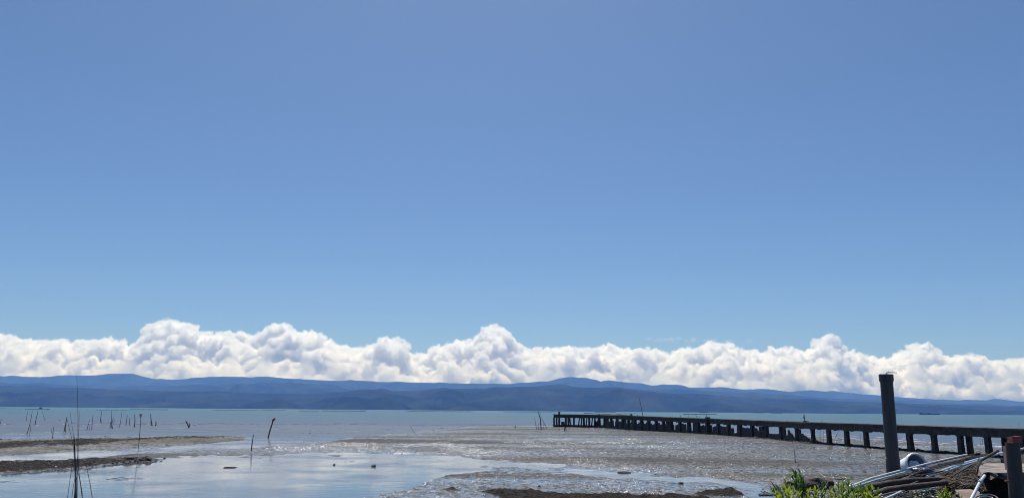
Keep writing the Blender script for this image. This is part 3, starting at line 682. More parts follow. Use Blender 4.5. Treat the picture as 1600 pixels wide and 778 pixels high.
# ---------------------------------------------------------------- stakes
def stake(pts, wpx, label, mat=bamboo, group='bamboo stakes standing in the tidal flat', name='stake', cat='stake', taper=.5, D=None, dz=0.0, base=None):
    """pts: pixels from foot to tip; the foot stands on the flat"""
    if base is None:
        base = at(pts[0][0], pts[0][1], 0.0) if D is None else atd(pts[0][0], pts[0][1], D)
    D = base.y; r = wpx * D / F / 2
    P = [base + Vector((0, 0, -.12))] + [atd(x, y, D + dz * (k + 1)) for k, (x, y) in enumerate(pts[1:])]
    if len(P) == 2: mid = P[0].lerp(P[1], .5) + Vector((r * random.uniform(-.7, .7), 0, 0)); P.insert(1, mid)
    m = MB(); n_ = len(P); m.tube(P, [r * (1 - (1 - taper) * k / (n_ - 1)) for k in range(n_)], 7)
    o = m.build(name, mat, origin=base, smooth=True); return tag(o, label, cat, group)
FARS = [
 ([(0, 662), (2.5, 654)], .9, 'forked stub of a stake at the left edge of the picture, in the shallows'),
 ([(41, 657), (43.2, 643)], .7, 'faint thin stake left of the tall leaning pair in the left shallows'),
 ([(41.5, 678.5), (46.5, 663), (50.6, 642)], 1.2, 'long stake leaning right, left one of the tall crossing pair in the left shallows'),
 ([(46.2, 679), (48.4, 663)], 1.0, 'short stake propping the long leaning stake from the right in the left shallows'),
 ([(55, 662), (59.6, 641)], 1.2, 'stake leaning right, just below the small hut on the water'),
 ([(71, 657), (65.4, 642)], .6, 'very thin stake leaning left beside the one below the small hut'),
 ([(80.5, 675), (81, 668.5)], .7, 'tiny stub left of the stake with a clump at its foot'),
 ([(82.4, 684), (84, 666)], 1.2, 'stake with a dark clump at its foot, near the edge of the left sand bar'),
 ([(99.8, 674.5), (104.4, 651)], 1.4, 'left leg of the narrow pair of stakes left of the tall bamboo bundle'),
 ([(102.2, 674.5), (104.6, 650)], 1.1, 'right leg of the narrow pair of stakes left of the tall bamboo bundle'),
 ([(135.5, 671.5), (140, 656)], 1.1, 'leaning stake of the low pair just right of the tall bamboo bundle'),
 ([(139.4, 671.5), (140.4, 664)], .7, 'short thin stub under the low leaning stake right of the bamboo bundle'),
 ([(143.4, 671.5), (145.4, 648)], 1.1, 'nearly upright stake right of the low leaning pair'),
 ([(156, 661), (159.4, 641)], 1.1, 'stake leaning right, left leg of the farther pair near the middle of the stake field'),
 ([(159, 661), (157, 651)], .7, 'thin prop of the farther pair near the middle of the stake field'),
 ([(171.6, 669), (174, 655), (174.8, 640)], 1.0, 'tallest stake of the dense cluster left of the bag on a pole'),
 ([(176.4, 669), (173.5, 654)], 1.3, 'left leaning stake of the dense cluster left of the bag on a pole'),
 ([(173.4, 669), (177, 652)], 1.0, 'right leaning stake of the dense cluster left of the bag on a pole'),
 ([(178.4, 659), (178, 653)], 1.2, 'short dark stub behind the dense cluster of stakes'),
 ([(186.6, 667), (190.6, 643)], .9, 'pale slanting stake between the dense cluster and two short uprights'),
 ([(196.6, 664), (199, 648)], 1.2, 'left one of the two short upright stakes left of the bag on a pole'),
 ([(202.6, 664), (202.6, 652)], 1.0, 'right one of the two short upright stakes left of the bag on a pole'),
 ([(210.2, 667), (210.6, 647)], 1.7, 'dark upright stake directly left of the bag on a pole'),
 ([(234.5, 664.5), (235.4, 657)], .7, 'thin low stub left of the dark split stake'),
 ([(237.8, 665), (236, 655), (235.2, 646)], 1.8, 'dark split stake with a thick foot right of the bag on a pole'),
 ([(243, 665), (243.6, 657)], 2.2, 'short fat stump at the right end of the stake field'),
 ([(392.6, 704), (396, 678.5)], 2.3, 'thick lone post on the wet flat, left of the stick with a red rag'),
 ([(650.8, 679), (641, 665)], .8, 'thin stick leaning left alone on the flat in the middle of the picture'),
 ([(838.6, 671), (837, 661), (835.4, 653)], 1.0, 'leftmost slim stake of the cluster before the seaward end of the pier'),
 ([(841.6, 671), (842.4, 661)], 1.2, 'short stake between the slim and the thick ones before the pier end'),
 ([(845.6, 671.5), (844.6, 655), (840.4, 641.5)], 2.0, 'thickest stake of the cluster before the pier end, bending left at its tip'),
 ([(845, 671), (843.6, 637)], .9, 'tallest thin stake of the cluster before the pier end'),
 ([(855.6, 670), (846, 653)], 1.1, 'stake leaning left, the rightmost of the cluster before the pier end'),
 ([(848, 671.2), (849.4, 663)], 1.0, 'short prop right of the thickest stake before the pier end'),
 ([(850.8, 671.2), (849, 666.5)], 1.0, 'smallest stub of the cluster before the pier end'),
 ([(805.6, 668), (805.6, 664.2)], 1.6, 'tiny lone stump left of the stake cluster before the pier end'),
 ([(874, 673.2), (874, 668.8)], 1.0, 'tiny stub at the foot of the seaward end of the pier'),
 ([(881.6, 673.6), (883, 663)], 1.9, 'left leg of the dark pair of stumps before the pier end'),
 ([(885, 673.6), (883.8, 663)], 1.6, 'right leg of the dark pair of stumps before the pier end'),
 ([(883.6, 668), (883.6, 648)], .9, 'thin upright stick rising between the dark pair of stumps'),
 ([(982.5, 672.5), (996.5, 648.2)], 1.6, 'long pole leaning against the pier beyond its bend'),
 ([(989.5, 673.5), (993.6, 662)], 1.2, 'short pole leaning on the pier wall right of the long one'),
 ([(1243.6, 724), (1240.5, 700), (1237.2, 684)], 1.3, 'slim dark rod stuck in the mud before the rubble under the pier'),
 ([(1281.4, 690), (1281.6, 671.5)], .7, 'thin stick seen through the first clear opening of the pier, left one'),
 ([(1286.4, 690), (1286.6, 672.5)], .6, 'thin stick seen through the first clear opening of the pier, right one'),
 ([(1303, 686), (1310.4, 673)], .8, 'slanting stick seen through the second clear opening of the pier'),
 ([(1344, 690), (1343.8, 673.5)], .8, 'upright stick seen through the fourth clear opening of the pier'),
 ([(1531.6, 695), (1531.4, 684)], .7, 'thin stick behind the pier, left of the doubled column'),
 ([(1535.4, 695), (1535.2, 685)], .7, 'thin stick behind the pier, touching the doubled column'),
 ([(1592, 700), (1592, 658)], .6, 'hair-thin stick rising above the pier deck near the right edge'),
]
for pts, w_, lb in FARS: stake(pts, w_ * .88, lb)
for x, y, w_, wh in ((82.4, 683.6, 2.6, 'the stake nearest the far sand bar'), (243.2, 664.6, 2.6, 'the short fat stump in the shallows'), (237.4, 664.6, 2.4, 'the dark split stake in the shallows')):
    rock(x, y, w_, 1.6, 'dark weed clump round the foot of ' + wh, 'weed clumps at the feet of stakes', name='weed_clump', cat='weed clump')
# fork
f_ = empty('forked_stake', at(295.4, 668, 0), 'dark forked stick alone in the shallows right of the stake field', 'stake', 'bamboo stakes standing in the tidal flat')
for pts, w_ in (([(295.4, 668), (293, 662), (290.4, 657.5)], 1.8), ([(295.6, 667), (296.6, 660.5)], 1.2)):
    b = at(295.4, 668, 0); m = MB(); m.tube([atd(x, y, b.y) for x, y in pts], w_ * b.y / F / 2, 6); m.build('prong', bamboo, f_)
# poles carrying a bag or rag
def flagged(pts, wpx, head, label, mat, hname):
    b = at(pts[0][0], pts[0][1], 0); e = empty('flag_pole', b, label, 'flag pole'); m = MB()
    P = [b + Vector((0, 0, -.1))] + [atd(x, y, b.y) for x, y in pts[1:]]; m.tube(P, wpx * b.y / F / 2, 7); m.build('pole', bamboo, e, True)
    (cx, cy_, rw, rh, tilt) = head; c = atd(cx, cy_, b.y - .05); s_ = b.y / F; V0, F0 = I2; V = V0.copy()
    V *= (1 + .25 * fbm(V[:, 0] * 2 + cx, V[:, 1] * 2 + V[:, 2], 3, int(cx)))[:, None]
    V = V * np.array([rw * s_ * .5, rw * s_ * .35, rh * s_ * .5]); V[:, 0] *= 1 + .45 * V[:, 2] / (rh * s_ * .5)
    V[:, 0] += tilt * V[:, 2]
    o = bpy.data.objects.new(hname, mesh_np(hname, V, F0, [mat], True)); o.location = c - b; o.parent = e; link(o)
flagged([(215.4, 707), (217.6, 686), (220.4, 650)], .8, (219.8, 648.6, 4.6, 7.0, 0), 'thin pole topped with a pale pinkish bag, standing right of the stake field', pink_bag, 'bag')
flagged([(418.4, 684), (422, 672), (427, 656)], 2.0, (427.2, 656.0, 4.0, 6.5, .5), 'stick leaning right with a red rag on its tip, beside the pool', red_cloth, 'rag')

# tall bamboo bundle in the near pool: its feet are below the picture
DB = at(121, 789, 0).y
grp = 'bamboo poles of the tall bundle near the left edge'
def bpole(pts, w_, label, mat=bamboo, taper=.45):
    foot = atd(pts[0][0], pts[0][1], DB); zt = foot.z
    base = Vector((foot.x, DB, 0)); stake([pts[0]] + pts[1:], w_ * .52, label, mat, grp, 'bamboo_pole', 'bamboo pole', taper, base=base)
bpole([(120, 789), (120.3, 733), (121.6, 710), (122, 654), (120.8, 610), (119.8, 583)], 2.6, 'tallest bamboo pole of the bundle, bare and upright past the mountains', taper=.25)
bpole([(130, 789), (128.3, 770), (123.8, 742), (120.4, 738), (118.4, 717), (112, 684), (104.2, 652.5)], 2.4, 'bamboo pole of the bundle leaning far to the left over the pool', taper=.35)
bpole([(119, 789), (118.2, 738), (117.5, 700), (114, 674), (109, 641)], 1.8, 'slim curved bamboo pole of the bundle, bowing left at the top', taper=.3)
bpole([(117.4, 789), (117.6, 750), (116.6, 707), (115.6, 681)], 3.2, 'thick blunt bamboo stump in the middle of the bundle', taper=.9)
bpole([(121, 789), (122.0, 720), (122.6, 680), (124.8, 640)], 1.2, 'hair-thin bamboo shoot just right of the tallest pole', taper=.3)
bpole([(145, 789), (144, 776), (140, 752), (134.6, 725)], 2.2, 'bamboo pole standing apart to the right of the bundle, leaning left', taper=.6)
bpole([(104.6, 789), (105.8, 775), (110, 744), (114.2, 716), (114.6, 700)], 1.7, 'bamboo pole spreading out to the lower left of the bundle', taper=.5)
bpole([(111, 789), (113.5, 766), (117, 745), (120, 728)], 1.6, 'short prop pole on the left inside of the bundle')
bpole([(114.4, 789), (116.5, 770), (119, 748), (121.2, 736)], 1.8, 'second short prop pole, crossing the foot of the bundle')
bpole([(131.6, 789), (126, 756), (123.6, 743), (122, 712)], 2.6, 'thick lower pole of the bundle leaning in from the right', taper=.6)
# leaning pole and odd sticks on the pier
p, t, n = on_deck(1005, .4)
stake([(1005, 651), (1002, 636), (998.6, 621)], 1.0, 'tall thin pole leaning left above the pier deck against the mountains', D=p.y, group=None, name='pole', cat='pole')
for x0, y0, x1, y1, lb in ((1064.6, 652, 1062, 646.5, 'left of four small sticks behind the pier deck'), (1076.6, 652, 1076.4, 648, 'second of four small sticks behind the pier deck'), (1091, 653, 1086.6, 646.8, 'slanting stick, third of four behind the pier deck'), (1093, 653, 1093.4, 649.6, 'smallest of the four sticks behind the pier deck'), (1105.4, 653, 1103.2, 645.8, 'stick leaning left on top of the tall pier column'), (1229.6, 658, 1229.4, 655, 'tiny rod on the pier deck left of the post with a rag'), (1284.4, 660, 1284.3, 655, 'tiny rod on the pier deck right of the post with a rag')):
    q = on_deck(x0, 1.0)[0]; stake([(x0, y0 + 1), (x1, y1)], .8, lb, D=q.y, group='small sticks along the pier deck')

# ---------------------------------------------------------------- fish pens, barges and a ship far out
def far_at(px, py, y=None):
    return at(px, max(far_y(px, py), HY + SL * (px - 800) + .7), 0)
prs = random.Random(31)
def fish_pen(x0, x1, py, label, hpx=1.1, gap=.2):
    q0, q1 = far_at(x0, py), far_at(x1, py + .1); s_ = q0.y / F; h = hpx * s_
    e = empty('fish_pen', q0, label, 'fish pen', 'fish pens far out on the bay'); mp, mn = MB(), MB()
    L_ = (q1 - q0).length; d = (q1 - q0) / L_; x = 0.0; step = 2.2 * s_
    while x < L_:
        q = q0 + d * x; hh = h * prs.uniform(.5, 1.2); w_ = .22 * s_
        mp.box((q.x - w_, q.y - w_, -.5), (q.x + w_, q.y + w_, hh)); ln = step * prs.uniform(2, 6)
        if prs.random() > gap:
            r = q0 + d * min(L_, x + ln); mn.prism([(q.x, q.y, .02), (r.x, r.y, .02), (r.x, r.y, h * prs.uniform(.25, .5)), (q.x, q.y, h * prs.uniform(.3, .55))], (0, 1, 0), .3)
        x += step * prs.uniform(.6, 2)
    o = mp.build('posts', timber_dark, e); o['kind'] = 'stuff'; mn.build('net', timber_dark, e)
    return e
for x0, x1, y, lb, h, g in ((-40, 40, 640.3, 'faint fish pen line at the left edge of the bay', .8, .4), (40, 79, 641.0, 'fish pen running right from under the small hut', 1.0, .2), (135, 199, 641.3, 'faint fish pen line above the middle of the stake field', .7, .5), (204, 262, 640.4, 'dense fish pen above the bag on a pole', 1.3, .1), (332, 398, 640.6, 'fish pen line above the gap left of the red rag', .9, .2), (398, 446, 640.2, 'fish pen line just above and left of the red rag', .7, .3), (467, 498, 642.0, 'short dark fish pen right of the red rag', 1.0, .1), (503, 572, 641.2, 'dark fish pen left of the thin stick in mid picture', 1.2, .15), (635, 738, 641.3, 'longest dark fish pen, in the middle of the bay', 1.3, .15), (786, 822, 641.2, 'fish pen line left of the stake cluster before the pier', .9, .3), (822, 868, 641.8, 'fish pen line just above the stake cluster before the pier', .7, .3), (930, 962, 641.8, 'fish pen line behind the pale plank on the pier', .8, .3), (962, 996, 644.6, 'fish pen line touching the leaning pole on the pier', .8, .3), (1068, 1120, 646.3, 'dark fish pen line above the tall pier column', 1.0, .15)):
    fish_pen(x0, x1, y, lb, h, g)
# a hut on stilts
q = far_at(63.5, 640.6); s_ = q.y / F; e = empty('stilt_hut', q, 'tiny dark hut on stilts on the water near the left edge', 'hut')
m = MB(); a = 1.6 * s_; m.box((q.x - a, q.y - a, .9 * s_), (q.x + a, q.y + a, 2.0 * s_)); m.build('walls', timber_dark, e)
m = MB(); m.hexa([(q.x - a * 1.3, q.y - a * 1.2), (q.x + a * 1.3, q.y - a * 1.2), (q.x + a * 1.3, q.y + a * 1.2), (q.x - a * 1.3, q.y + a * 1.2)], 2.0 * s_, 3.0 * s_, [(q.x - a * .3, q.y - .1), (q.x + a * .3, q.y - .1), (q.x + a * .3, q.y + .1), (q.x - a * .3, q.y + .1)]); m.build('roof', timber_dark, e)
for sx in (-.8, .8): m = MB(); m.box((q.x + sx * a - .1, q.y - .1, -.5), (q.x + sx * a + .1, q.y + .1, .9 * s_)); m.build('stilt', timber_dark, e)
hull_mat = weathered('dark_ship_paint', (.008, .012, .02), (.02, .025, .04), .1, .6, .1, 1)
def ship(x0, x1, hpx, y, label, cat, house):
    q = at((x0 + x1) / 2, HY + SL * ((x0 + x1) / 2 - 800) + y, 0); s_ = q.y / F; L_ = (x1 - x0) * s_; B = L_ * .16; h = hpx * s_
    e = empty(cat.replace(' ', '_'), q, label, cat); m = MB()
    m.hexa([(q.x - L_ * .46, q.y - B / 2), (q.x + L_ * .46, q.y - B / 2), (q.x + L_ * .46, q.y + B / 2), (q.x - L_ * .46, q.y + B / 2)], -1.0, [h * .75] * 4,
           [(q.x - L_ * .5, q.y - B / 2), (q.x + L_ * .5, q.y - B * .4), (q.x + L_ * .5, q.y + B * .4), (q.x - L_ * .5, q.y + B / 2)]); m.build('hull', hull_mat, e)
    for f0, f1, hh in house:
        m = MB(); m.box((q.x - L_ / 2 + L_ * f0, q.y - B * .35, h * .751), (q.x - L_ / 2 + L_ * f1, q.y + B * .35, h * hh)); m.build('deckhouse' if hh > 1.2 else 'cargo_hatch', hull_mat, e)
ship(1437.5, 1468.5, 2.0, 1.2, 'long low dark cargo ship at the water line right of the grey pipe', 'cargo ship', ((.01, .12, 1.5), (.2, .36, 1.05), (.38, .52, 1.35), (.60, .95, 1.1)))
ship(1174.5, 1194, 1.1, .9, 'low dark barge at the water line left of the post with a rag', 'barge', ((.1, .85, 1.15),))
ship(1205, 1222, .8, .95, 'smaller faint barge just right of the dark one', 'barge', ((.2, .5, 1.2), (.7, .9, 1.1)))
ship(1092, 1107, 1.0, 1.0, 'short dark barge at the water line above the fish pen by the tall pier column', 'barge', ((.1, .9, 1.1),))

# ---------------------------------------------------------------- rocks and lumps on the flat
g1 = 'dark stones along the crest of the rubble bar'; nth = -1
ORD = 'first second third fourth fifth sixth seventh eighth ninth tenth eleventh twelfth thirteenth fourteenth fifteenth sixteenth seventeenth eighteenth nineteenth twentieth'.split()
for x, y, w_, h_ in ((14, 725, 6, 2.6), (23.5, 723.4, 7, 3), (33, 723, 11, 4), (60, 724, 6, 2), (83, 723.6, 9, 3), (93.5, 722.8, 8, 3), (108.5, 721.6, 7, 3), (131.6, 720, 9, 3.2), (143, 720, 10, 3), (157, 719.6, 7, 3), (171.4, 718.8, 12, 5.6), (183, 718.8, 6, 3.6), (190, 719, 7, 3), (198, 718.8, 16, 6.4), (208, 718, 9, 5), (217, 718.8, 10, 4.4), (231.6, 718.8, 9, 4.6), (243, 719.6, 5, 1.6), (257.6, 715.4, 5, 1.4), (252, 720, 4, 1.2)):
    z = 0.06 if x < 235 else 0.0
    nth += 1; rock(x, y, w_, h_, 'dark rounded stone on the crest of the brown rubble bar, %s from the left' % ORD[nth], g1, z=z)
for k in range(90):
    x = random.uniform(0, 240); y0 = interp([(0, 724), (100, 721), (235, 719)], x); y1 = interp([(0, 733), (60, 731), (150, 725.5), (235, 719.5)], x)
    rock(x, random.uniform(y0, y1), random.uniform(2.5, 4.5), random.uniform(1.2, 2.4), 'small stone in the brown rubble bar at lower left', 'small stones in the rubble bar', pool=ROCKS if random.random() < .6 else ROCKS_B, z=.05)
rock(31.7, 735, 5, 2, 'pale stone in the rubble bar near the left edge', pool=ROCKS_P, z=.08); rock(87, 730, 5.5, 2.4, 'pale round stone in the rubble bar left of the bamboo bundle', pool=ROCKS_P, z=.08)
for k in range(30):
    x = random.uniform(0, 340); y = interp([(0, 696), (60, 694.5), (120, 692), (200, 687.5), (300, 683.6), (350, 683)], x) + random.uniform(-1, 1) * float(interp([(0, 5), (120, 4), (200, 2), (340, .7)], x))
    rock(x, y, random.uniform(2, 4.5), random.uniform(.9, 1.8), 'small dark stone in the weedy strip along the far sand bar', 'stones in the strip on the far sand bar', pool=ROCKS_B if random.random() < .5 else ROCKS, z=.03)
for x, y, w_, h_, lb in ((2, 688.5, 5, 3, 'dark rock at the left edge on the far sand bar'), (164.5, 681.4, 3.4, 1, 'tiny flat rock in the shallows behind the far sand bar'), (93, 656.4, 3, .8, 'tiny dark float on the water left of the bamboo bundle'),
        (583.5, 728.4, 7, 3, 'small dark rock alone in the pool at lower middle'), (522.5, 726, 5, 2, 'smaller dark rock in the pool left of the lone one'), (842.6, 760.6, 4.5, 2.4, 'little dark stone in the speckled mud above the weed bank'),
        (709, 761.4, 4, 1.6, 'tiny dark stone above the small weed mound'), (747, 765, 4, 1.4, 'tiny dark stone between the weed mounds'), (1063, 755.8, 10, 3.4, 'dark lump of weed in the blue channel before the bank'), (1010, 770.5, 7, 2.4, 'brown stone on the edge of the weed bank')):
    rock(x, y, w_, h_, lb, k=random.randrange(8))
for x, y, w_, h_, lb in ((975, 738.2, 21, 2.6, 'flat dark weed patch on the rim of the flat, right of the middle'), (1064.5, 737, 14, 2.0, 'flat dark weed patch above the dark lump in the channel'), (1015, 690.6, 26, 1.2, 'long dark stain of weed on the flat before the pier'), (1170, 706, 26, 1.0, 'thin dark weed line on the flat below the pier'), (863, 700, 8, .8, 'small dark weed streak in the middle of the flat'), (1350, 737.5, 12, 2, 'dark clump just above the white conduits'),
        (1452, 707.2, 5, 3.6, 'small dark cone of debris at the foot of the pier between two columns')):
    rock(x, y, w_, h_, lb, pool=ROCKS_B, name='weed_patch', cat='weed patch', mn=.03)
for k in range(80):
    x = random.uniform(1165, 1266); t_ = random.random(); y = float(interp(BASEY, x)) + random.uniform(-1.6, 1.0) + .4
    rock(x, y, random.uniform(2.2, 6), random.uniform(1.3, 2.8), 'dark loose stone heaped along the foot of the pier wall', 'loose stones at the foot of the pier', pool=ROCKS if random.random() < .8 else ROCKS_B)
for k in range(16):
    x = random.uniform(935, 1165); y = float(interp(BASEY, x)) + random.uniform(-.6, .8)
    rock(x, y, random.uniform(2, 5), random.uniform(.8, 1.6), 'dark loose stone heaped along the foot of the pier wall', 'loose stones at the foot of the pier')
for k in range(24):
    x = random.uniform(1268, 1500); y = float(interp(BASEY, x)) + random.uniform(-3.5, -.5)
    rock(x, y, random.uniform(3, 9), random.uniform(1, 2.4), 'dark rubble lying in the shade under the pier deck', 'rubble in the shade under the pier', pool=ROCKS)
# sun glints added as pale lumps over the wet mud, real seashells on the islet
rg = random.Random(77); SX = []
for k in range(13000):
    x = rg.uniform(430, 1330); yb = float(interp([(430, 705), (700, 714), (870, 724), (1000, 740), (1190, 756), (1330, 762)], x)); y = yb - abs(rg.gauss(0, 9)) - 1
    if k % 5 == 1: x, y = rg.gauss(640, 110), rg.uniform(688, 712)
    if k % 5 == 2: x, y = rg.gauss(860, 130), rg.choice((686, 691, 692.5, 697, 702, 707)) + rg.gauss(0, 1.0)
    if k % 5 == 3 and k % 2: x, y = rg.uniform(900, 1380), rg.uniform(688, 745)
    if k < 160: x, y = rg.uniform(150, 215), rg.uniform(745, 751)
    elif k % 5 in (0, 4) and rg.random() < .7: x = rg.uniform(560, 1180); y = rg.uniform(float(interp([(560, 770), (700, 745), (880, 738), (1180, 764)], x)), 776)
    q = at(x, y, .03); SX.append((q.x, q.y))
SX = np.array(SX); gz, _, gw, _ = ground(SX[:, 0], SX[:, 1]); SZ = np.maximum(gz, 0.0)
clump = fbm(SX[:, 0] / 2.2, SX[:, 1] / 7, 4, 91) * .9 + .42; px_, py_ = project(SX[:, 0], SX[:, 1]); keep = (SZ > .004) & (gw < .15) & (np.random.RandomState(6).rand(len(SX)) < clump * np.where(py_ > 735, .55, 1.0)); SX, SZ = SX[keep], SZ[keep]; n_ = len(SX)
rs2 = np.random.RandomState(5); rr2 = rs2.uniform(.010, .034, n_) * np.maximum(.6, SX[:, 1] / 42); aa = rs2.uniform(0, 3.14, n_); c_, s2 = np.cos(aa) * rr2, np.sin(aa) * rr2
corner = lambda dx, dy, dz: np.stack([SX[:, 0] + dx, SX[:, 1] + dy, SZ + dz], -1)
V = np.stack([corner(-c_, -s2, -.01), corner(s2 * .6, -c_ * .6, -.01), corner(c_, s2, rr2 * .3), corner(-s2 * .6, c_ * .6, -.01), corner(0, 0, rr2 * .9)], 1).reshape(-1, 3)
Fc = (np.array([(0, 1, 4), (1, 2, 4), (2, 3, 4), (3, 0, 4)])[None] + (np.arange(n_) * 5)[:, None, None]).reshape(-1, 3)
tag(link(bpy.data.objects.new('shells', mesh_np('shells', V, Fc, [new_mat('shell', (.74, .72, .68), .25)]))), kind='stuff')  # added sun glints on the mud, real seashells only on the islet

# ---------------------------------------------------------------- the bank in the right foreground
def pxw(px, D, z=2.0): q = atd(px, 700, D); return (q.x, D)
def edge(px, py, z=2.0): q = at(px, py, z); return (q.x, q.y)
EDGE = [(-30, -12), (-30, 5), (-3, 5.5), edge(1168, 800), edge(1190, 777), edge(1215, 771), edge(1260, 769), edge(1330, 765), edge(1400, 753), edge(1450, 746), edge(1500, 740), edge(1524, 727), edge(1600, 717), edge(1760, 704), (45, 26), (45, -12)]
PIT = [pxw(1536, 6.3), pxw(1533, 10.9), pxw(1760, 10.9), pxw(1760, 6.3)]
def bank(X, Y):
    X = np.asarray(X, float); Y = np.asarray(Y, float)
    wx, wy = X + .14 * fbm(X / .5, Y / .5, 3, 51), Y + .14 * fbm(X / .5, Y / .5, 3, 52)
    sd_ = poly_sd(EDGE, wx, wy, 1.0)
    zt = 1.35 + .65 * smooth((X - .6) / 1.6) + .05 * fbm(X / .8, Y / .8, 4, 53) + .03 * fbm(X / .12, Y / .12, 3, 54)
    px, _ = project(X, Y, 2.0)
    hump = smooth((px - 1462) / 22) * smooth((1545 - px) / 14) * smooth((Y - 9.2) / .9) * smooth((12.4 - Y) / 1.0); zt = zt + .19 * hump * (Y > 5)
    zt = zt + .23 * smooth((px - 1524) / 10) * smooth((Y - 10.7) / .2) * (Y > 5)
    pit = smooth(poly_sd(PIT, X, Y, 1.0) / .12); zt = zt - .62 * pit
    return -.3 + (zt + .3) * smooth((sd_ + .15) / .9)
bx, by = np.arange(-26, 44.01, .12), np.arange(-11, 26.01, .12)
dense = (bx > 1.5) & (bx < 14)
bx = np.concatenate([bx[bx <= 1.5][::4], np.arange(1.6, 11.0, .045), bx[bx >= 11.0][::4]]); by = np.concatenate([by[by <= 5][::4], np.arange(5.1, 16.5, .05), by[by > 16.5][::3]])
BX, BY = np.meshgrid(bx, by); BZ = bank(BX, BY)
me = mesh_np('bank', np.stack([BX, BY, BZ], -1).reshape(-1, 3), grid_faces(*BX.shape), [soil], True)
tag(link(bpy.data.objects.new('bank', me)), kind='structure')
bxl, byl, BZl = bx.tolist(), by.tolist(), BZ.tolist()
from bisect import bisect_right
def bank_z(x, y):
    i = min(max(bisect_right(bxl, x) - 1, 0), len(bxl) - 2); j = min(max(bisect_right(byl, y) - 1, 0), len(byl) - 2)
    u, v = (x - bxl[i]) / (bxl[i + 1] - bxl[i]), (y - byl[j]) / (byl[j + 1] - byl[j])
    return (BZl[j][i] * (1 - u) + BZl[j][i + 1] * u) * (1 - v) + (BZl[j + 1][i] * (1 - u) + BZl[j + 1][i + 1] * u) * v
def on_bank(px, py):
    """first point of the bank seen at a pixel"""
    d = ray(px, py); D = 5.0
    while D < 18:
        t_ = D / d.y; z = CH + d.z * t_
        if z <= bank_z(d.x * t_, D): break
        D += .04
    return Vector((d.x * D / d.y, D, z))

def bar(name, pts, wpx, label, cat, mat, n=10, group=None, taper=1.0, flat=False, smooth_=True):
    """pts: (px, py, distance)"""
    P = [atd(x, y, D) for x, y, D in pts]; w_ = wpx * P[0].y / F / 2; m = MB(); k = len(P)
    m.tube(P, [w_ * (1 + (taper - 1) * i / (k - 1)) for i in range(k)], 4 if flat else n)
    return tag(m.build(name, mat, origin=P[0], smooth=smooth_ and not flat), label, cat, group)
# big grey pipe standing at the edge of the bank
D = 11.8; e = empty('standing_pipe', atd(1397, 747, D), 'tall thick grey pipe standing upright at the edge of the bank, collar on top', 'pipe')
P0, P1 = atd(1397.5, 752, D), atd(1384.2, 584.6, D); ax = (P1 - P0).normalized(); r = 9.3 * D / F
ring = P0.lerp(P1, .21); m = MB(); m.tube([P0, ring, ring + ax * .004, P1 - ax * .03], [r * 1.10, r * 1.06, r, r * .98], 28); m.build('shaft', pvc, e, True)
m = MB(); c0 = P1 - ax * (9.5 * D / F)
m.tube([c0 - ax * .02, c0, P1, P1], [r * .99, r * 1.13, r * 1.13, r * .9], 28, cap=False); m.tube([P1 - ax * .03, P1 - ax * .028], [r * .9, r * .2], 20); m.build('collar', pvc, e)
m = MB(); m.tube([atd(1384, 582.6, D), atd(1388, 581.4, D), atd(1401, 582.2, D)], .006, 5); m.tube([atd(1386, 584.8, D), atd(1386, 582, D)], .006, 5); m.build('wire', timber_dark, e)
# right hand post
D = 8.4; e = empty('pipe_post', atd(1591, 790, D), 'shorter grey pipe post at the right edge, leaning left and capped with a broken brick', 'pipe post')
m = MB(); P0, P1 = atd(1594, 838, D), atd(1581.8, 691.5, D); r = 10 * D / F; mid = P0.lerp(P1, .45)
m.tube([P0, mid, P1], [r * 1.08, r * 1.05, r * .98], 28); m.build('shaft', pvc2, e, True)
m = MB(); q = atd(1575.5, 751, D - .05); m.tube([q, q + Vector((-.035, 0, .0))], .012, 8); m.build('bolt', brick_mat, e)
m = MB(); c = atd(1584.4, 690.8, D)
m.hexa([(c.x - .045, c.y - .05), (c.x + .05, c.y - .06), (c.x + .055, c.y + .05), (c.x - .04, c.y + .05)], c.z - .005, [c.z + .058, c.z + .066, c.z + .062, c.z + .05]); o = m.build('brick', brick_mat, origin=c)
tag(o, 'broken red brick resting on top of the pipe post at the right edge', 'brick')
c = atd(1579.0, 689.5, D + .03); m = MB(); m.hexa([(c.x - .018, c.y - .03), (c.x + .016, c.y - .03), (c.x + .016, c.y + .03), (c.x - .018, c.y + .03)], c.z - .015, c.z + .035); tag(m.build('brick_chip', brick_mat, origin=c), 'chip of red brick leaning beside the brick on the pipe post', 'brick chip')
c = atd(1571.6, 707, 9.9); m = MB(); m.box((c.x - .014, c.y - .03, 2.34), (c.x + .014, c.y + .03, c.z + .08)); tag(m.build('brick_stub', weathered('pink_brick', (.30, .17, .15), (.45, .30, .27), 9), origin=c), 'slim pinkish brick standing on the slab just left of the pipe post', 'brick')
bar('conduit', [(1592, 702, 9.2), (1612, 697.5, 9.4)], 3.0, 'white pipe end sticking out right of the pipe post', 'pipe', pipe_white)

